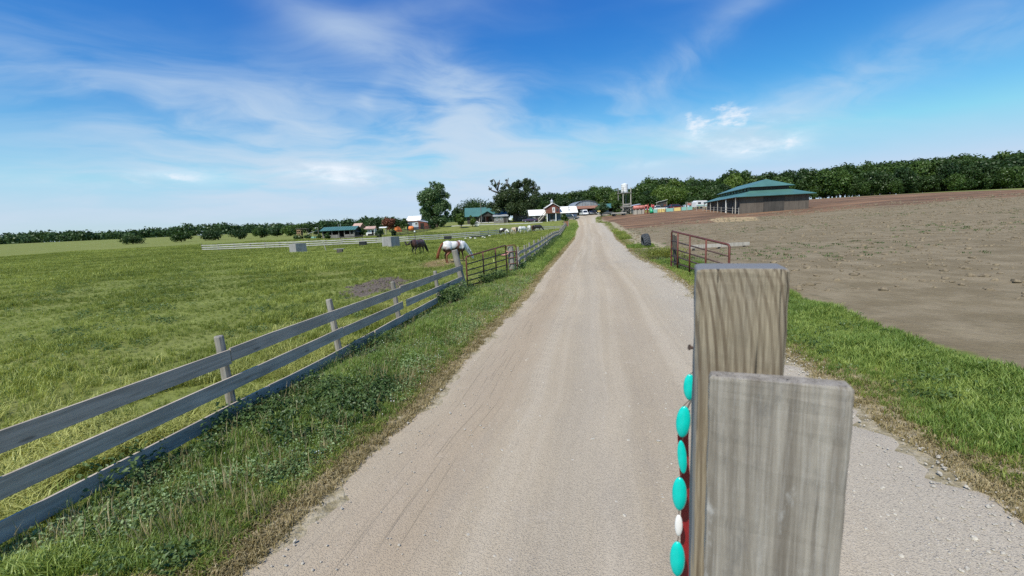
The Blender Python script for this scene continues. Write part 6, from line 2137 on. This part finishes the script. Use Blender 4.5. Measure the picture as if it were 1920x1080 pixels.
def coat_spotted(co):
    x, y, z = co.T
    n = vnoise(co, 4.5, 1) + .5 * vnoise(co, 11, 2)
    white = np.clip((z - .93 + .12 * n) * 7, 0, 1)                        # white above the belly line
    white = np.maximum(white, np.clip((x - .62 + .05 * n) * 14, 0, 1))     # neck and head
    band = np.exp(-((x - .06 - .35 * (z - 1.1) + .08 * n) / .20) ** 2) * 1.4     # brown saddle patch behind the shoulder
    white = white - np.clip(band - .25, 0, 1) * (z < 1.5)
    white = np.minimum(white, np.clip((1.32 - np.abs(z - 1.1) * 0) * 9, 0, 1))
    spots = (vnoise(co, 17, 5) > .62) & (z > .95) & (x < -.1)
    white = white - .45 * spots
    legs = np.clip((.80 - z) * 10, 0, 1) * (x < .75)
    white = np.clip(white * (1 - legs), 0, 1)
    fade = np.clip((z - .92) * 6, 0, 1)
    base = mixv(fade, np.array([.060, .024, .014]), np.array([.22, .085, .055]))
    base = mixv(((z < .8) & (x < .2)).astype(float), base, np.array([.20, .07, .03]))
    return mixv(white, base, WH)


def coat_bay(co):
    x, y, z = co.T
    base = mixv(np.clip((z - .55) * 3, 0, 1), DK, np.array([.060, .024, .018]))
    return mixv(np.clip((x - .5) * 2, 0, 1), base, DK)


def coat_patch(c1, c2, s, th, seed, legs=None):
    def f(co):
        n = vnoise(co, s, seed)
        c = mixv((n - th) * 9, np.array(c1), np.array(c2))
        if legs is not None:
            c = mixv((.62 - co[:, 2]) * 7, c, np.array(legs))
        return c
    return f


hp = G(856, 489.5)
horse('white and chestnut spotted horse grazing behind the gatepost', on_ground(855, 31.0), R(42), hm, coat_spotted, (.10, .07, .06), (.20, .065, .025), 'swing', 1.04, None, 3)
horse('dark bay horse grazing with its tail flicked up beside the plywood shelter', on_ground(786, 41.5), R(66), hm, coat_bay, (.02, .014, .012), (.02, .014, .012), 'up', 1.0, None, 4)
grp = 'horses grazing in a bunch at the far fence'
W2, CR, B2, K2 = (.74, .72, .68), (.55, .42, .30), (.09, .035, .022), (.018, .016, .017)
horse('black and white pinto horse grazing alone left of the bunch', on_ground(945, 88), R(-35), hm_far, coat_patch(K2, W2, 2.2, .05, 8), K2, K2, 'down', .95, grp, 11)
horse('pale cream horse at the left end of the grazing bunch', on_ground(963, 90), R(112), hm_far, coat_patch(CR, W2, 2.5, .0, 3), CR, CR, 'down', .95, grp, 12)
horse('small brown and white horse half hidden between the pale horses', on_ground(969, 92.5), R(65), hm_far, coat_patch(B2, W2, 2.6, .25, 5), B2, B2, 'down', .9, grp, 13)
horse('white horse with grey flanks in the middle of the bunch', on_ground(980, 90), R(40), hm_far, coat_patch(W2, (.22, .20, .19), 1.8, .55, 6), (.3, .28, .25), W2, 'down', .98, grp, 14)
horse('white horse seen from behind near the brown horse', on_ground(992, 95), R(98), hm_far, coat_patch(W2, (.5, .47, .42), 2, .4, 7), W2, W2, 'down', 1.0, grp, 15)
horse('brown horse beside the black horse in the bunch', on_ground(1000, 96.5), R(75), hm_far, coat_patch(B2, (.16, .07, .04), 2, .2, 9), K2, B2, 'down', .97, grp, 16)
horse('black horse at the right end of the grazing bunch', on_ground(1008.5, 95.5), R(20), hm_far, coat_patch(K2, (.03, .026, .026), 2, .2, 10), K2, K2, 'down', 1.0, grp, 17)

# ================================================================== the wagon the view is taken from
def post_mat():
    m, t, b = new_mat('wagon_post_wood')
    co = nd(t, 'ShaderNodeTexCoord').outputs['Object']
    warp = nd(t, 'ShaderNodeTexNoise', {'Vector': mapping(t, co, scale=(5, 5, 1.2)), 'Scale': 1.0, 'Detail': 3.0})
    v = vmth(t, 'ADD', co, vmth(t, 'MULTIPLY', vmth(t, 'SUBTRACT', warp.outputs['Color'], (.5, .5, .5)), (.012, .012, .05)))
    sx = nd(t, 'ShaderNodeSeparateXYZ', {0: v})
    # growth rings cut at a slant: arches that close towards the top of the post
    arch = mth(t, 'EXPONENT', mth(t, 'MULTIPLY', sx.outputs[2], 13.0))
    ringv = mth(t, 'ADD', sx.outputs[0], mth(t, 'MULTIPLY', arch, .030))
    ringv = mth(t, 'ADD', ringv, mth(t, 'MULTIPLY', mth(t, 'SUBTRACT', noise(t, mapping(t, co, scale=(22, 22, 2.5)), 1.0, 2, .5), .5), .012))
    rg = mth(t, 'SINE', mth(t, 'MULTIPLY', mth(t, 'ADD', ringv, mth(t, 'MULTIPLY', sx.outputs[1], .5)), 560.0))
    w2 = smooth(t, noise(t, mapping(t, co, scale=(40, 40, 3)), 1.0, 3, .5), .4, .6)
    ring = mth(t, 'MULTIPLY', smooth(t, rg, .1, .8), mth(t, 'ADD', mth(t, 'MULTIPLY', w2, .5), .5))
    fibre = noise(t, mapping(t, co, scale=(420, 420, 9)), 1.0, 4, .6)
    blot = noise(t, mapping(t, co, scale=(9, 9, 3)), 1.0, 4, .6)
    c = mixc(t, smooth(t, fibre, .35, .7), (.200, .162, .112), (.330, .278, .200))
    c = mixc(t, mth(t, 'MULTIPLY', smooth(t, blot, .5, .75), .35), c, (.24, .225, .20))
    c = mixc(t, mth(t, 'MULTIPLY', ring, .66), c, (.080, .052, .032))
    ln = smooth(t, noise(t, mapping(t, co, scale=(160, 160, 2.2)), 1.0, 1, .4), .66, .70)
    c = mixc(t, mth(t, 'MULTIPLY', ln, .8), c, (.03, .025, .02))
    # plain grey fibre on the outer side and the sawn top
    gn = nd(t, 'ShaderNodeTexCoord').outputs['Normal']
    gs_ = nd(t, 'ShaderNodeSeparateXYZ', {0: gn})
    side = smooth(t, mth(t, 'MAXIMUM', mth(t, 'MULTIPLY', gs_.outputs[0], -1.0), gs_.outputs[2]), .55, .8)
    c = mixc(t, side, c, mixc(t, fibre, (.13, .135, .14), (.235, .24, .245)))
    t.links.new(c, b.inputs['Base Color'])
    b.inputs['Roughness'].default_value = .88
    b.inputs['Specular IOR Level'].default_value = .2
    set_bump(t, b, mth(t, 'ADD', fibre, mth(t, 'MULTIPLY', ring, -.6)), .5, .002)
    return m


M['wpost'] = post_mat()
def grey_board_mat():
    m, t, b = new_mat('bleached_grey_board')
    co = nd(t, 'ShaderNodeTexCoord').outputs['Object']
    fibre = noise(t, mapping(t, co, scale=(330, 330, 7)), 1.0, 5, .65)
    band = noise(t, mapping(t, co, scale=(60, 60, 1.6)), 1.0, 5, .65, .5)
    blot = noise(t, mapping(t, co, scale=(16, 16, 7)), 1.0, 6, .7)
    c = mixc(t, smooth(t, band, .3, .7), (.165, .142, .115), (.36, .325, .275))
    c = mixc(t, mth(t, 'MULTIPLY', smooth(t, fibre, .45, .75), .5), c, (.42, .40, .37))
    c = mixc(t, mth(t, 'MULTIPLY', smooth(t, blot, .52, .68), .6), c, (.16, .148, .135))
    c = mixc(t, mth(t, 'MULTIPLY', smooth(t, blot, .42, .30), .5), c, (.58, .57, .55))
    crack = smooth(t, noise(t, mapping(t, co, scale=(130, 130, 1.8)), 1.0, 2, .5), .66, .70)
    c = mixc(t, mth(t, 'MULTIPLY', crack, .9), c, (.035, .03, .026))
    t.links.new(c, b.inputs['Base Color'])
    b.inputs['Roughness'].default_value = .9
    b.inputs['Specular IOR Level'].default_value = .2
    set_bump(t, b, mth(t, 'SUBTRACT', mth(t, 'ADD', fibre, band), mth(t, 'MULTIPLY', crack, 1.5)), .7, .003)
    return m


def rough_post(w, d, h, seg, jit, seed):
    """sawn timber hanging down from its top at z = 0: edges wander a little, arrises are worn"""
    r = random.Random(seed)
    mb = MB()
    cc = .06
    prof = [(-.5 + cc, -.5), (0, -.5), (.5 - cc, -.5), (.5, -.5 + cc), (.5, .5 - cc), (.5 - cc, .5), (0, .5), (-.5 + cc, .5), (-.5, .5 - cc), (-.5, -.5 + cc)]
    n = len(prof)
    walk = [[0, 0] for _ in prof]
    for i in range(seg + 1):
        z = -h * (i / seg) ** 1.5
        k = 1.0 if i else .965
        for q, (px, py) in enumerate(prof):
            walk[q][0] = walk[q][0] * .7 + r.uniform(-jit, jit); walk[q][1] = walk[q][1] * .7 + r.uniform(-jit, jit)
            mb.v.append((px * w * k + walk[q][0], py * d * k + walk[q][1], z - (0 if i else r.uniform(-.0015, .0015))))
    for i in range(seg):
        for q in range(n):
            q2 = (q + 1) % n
            mb.f.append((i * n + q, i * n + q2, (i + 1) * n + q2, (i + 1) * n + q))
    mb.f.append(tuple(range(n)))
    mb.f.append(tuple(seg * n + q for q in range(n - 1, -1, -1)))
    return mb


M['wgrey'] = grey_board_mat()
M['bead_t'] = plain('turquoise_bead', (0.004, 0.56, 0.49), .22, 0, .10, 60, .03, .5)
M['bead_w'] = plain('white_bead', (.80, .78, .76), .35, 0, .03, 30, 0, .45)
M['ribbon'] = plain('red_ribbon', (.42, .022, .025), .6, 0, .15, 40, .1)
wg = thing('wagon', 'rough timber wagon corner post with a bleached grey board beside the viewer', 'wagon', (0, -.6, 0))
yaw = R(-22)
fl = P(1305, 505, .60)                       # front left top corner of the post
ca, sa = math.cos(yaw), math.sin(yaw)
ex = Vector((ca, sa, 0)); ey = Vector((-sa, ca, 0))
pw, pd_, ph_ = .115, .088, 1.9
c = fl + ex * pw / 2 + ey * pd_ / 2
bx = rough_post(pw, pd_, ph_, 60, .0007, 3).build('corner_post', M['wpost'], wg)
bx.location = c - wg.location; bx.rotation_euler = (0, 0, yaw)
bevel(bx, .0015, 2)
g0 = P(1331, 706, .515)
gw, gd = .15, .026
gc = g0 + ex * gw / 2 + ey * gd / 2
gbd = rough_post(gw, gd, 1.5, 60, .0008, 4).build('side_board', M['wgrey'], wg)
gbd.location = gc - wg.location; gbd.rotation_euler = (0, 0, yaw)
bevel(gbd, .001, 2)
nl_ = MB().tube([(0, 0, 0), (-.004, 0, .001)], .0025, 8).tube([(-.004, 0, .001), (-.006, 0, .0015)], .0045, 8).build('nail', M['dk_steel'], wg)
nl_.location = P(1293.5, 652, .665) - wg.location + ex * .004
# deck and running gear under the viewer (mostly out of the picture)
dk = pbox(wg, 'deck', M['greywall'], (-.35, -.55, .92), (2.0, 2.9, .08))
for x in (-1.1, .4):
    pbox(wg, 'sill', M['darkwall'], (x, -.55, .80), (.12, 2.9, .16))
    for y in (-1.5, .1):
        MB().tube([(x - .09, y, .42), (x + .09, y, .42)], .42, 18).build('wheel', M['black'], wg)
brk_ = MB().box((0, 0, 0), (.14, .26, .10)).build('bracket', M['darkwall'], wg)
brk_.location = Vector((c.x - .03, c.y - .06, .83)) - wg.location; brk_.rotation_euler = (0, 0, yaw)
pbox(wg, 'corner_stay', M['greywall'], (c.x - .0, c.y + .6 - .03, .78), (.2, .3, .26))
# string of beads hanging down the outer back edge of the post
bd = thing('bead_string', 'string of turquoise and white oval beads hanging beside the wagon post', 'beads', P(1292, 690, .70))
o_ = bd.location
BE = [(1293, 726, 11, 26, 'bead_t', 0), (1281, 791, 13, 32, 'bead_t', 4), (1279, 857, 8.5, 34, 'bead_t', -5), (1274, 926, 13.5, 35, 'bead_t', 0), (1272.5, 985, 7.2, 23, 'bead_w', 0), (1270, 1048, 14, 38, 'bead_t', 0), (1268, 1118, 9, 36, 'bead_t', 0), (1266, 1190, 13, 36, 'bead_t', 0)]
dz = .70
chain = [P(1300, 698, .70)]
for (u, v, wu, hv, mk, tl) in BE:
    p = P(u, v, dz)
    k = dz / F * 1.02 * (1 + (v - 540) * .0001)
    o = MB().ell((0, 0, 0), (wu * k, wu * k * .55, hv * k), 20, 14).build('bead', M[mk], bd, True)
    o.location = p - o_; o.rotation_euler = (0, R(tl), R(-20))
    chain += [p + Vector((0, 0, hv * k)), p - Vector((0, 0, hv * k))]
MB().tube([q - o_ for q in chain], .0008, 5).build('cord', M['dk_steel'], bd)
rb_ = thing('red_ribbon', 'strip of red ribbon running behind the turquoise beads', 'ribbon', P(1284, 830, .74))
o_ = rb_.location
cent = [(1285, 770, 9), (1281, 820, 10), (1283, 870, 9), (1287, 930, 9), (1286, 985, 9), (1285, 1050, 9), (1283, 1130, 9)]
rm = MB()
for i, (u, v, w_) in enumerate(cent):
    a, b = P(u - w_, v, .725), P(u + w_, v, .74)
    for q in (a, b, b + Vector((0, .002, 0)), a + Vector((0, .002, 0))):
        rm.v.append(tuple(q - o_))
for i in range(len(cent) - 1):
    for k in range(4):
        rm.f.append((i * 4 + k, i * 4 + (k + 1) % 4, (i + 1) * 4 + (k + 1) % 4, (i + 1) * 4 + k))
rm.f += [(0, 1, 2, 3), tuple(len(rm.v) - 4 + k for k in range(4))]
rm.build('strip', M['ribbon'], rb_)
hk = MB().tube([P(1299, 742, .70) - o_, P(1288, 768, .73) - o_], .0016, 5).build('hook', M['steel'], rb_)
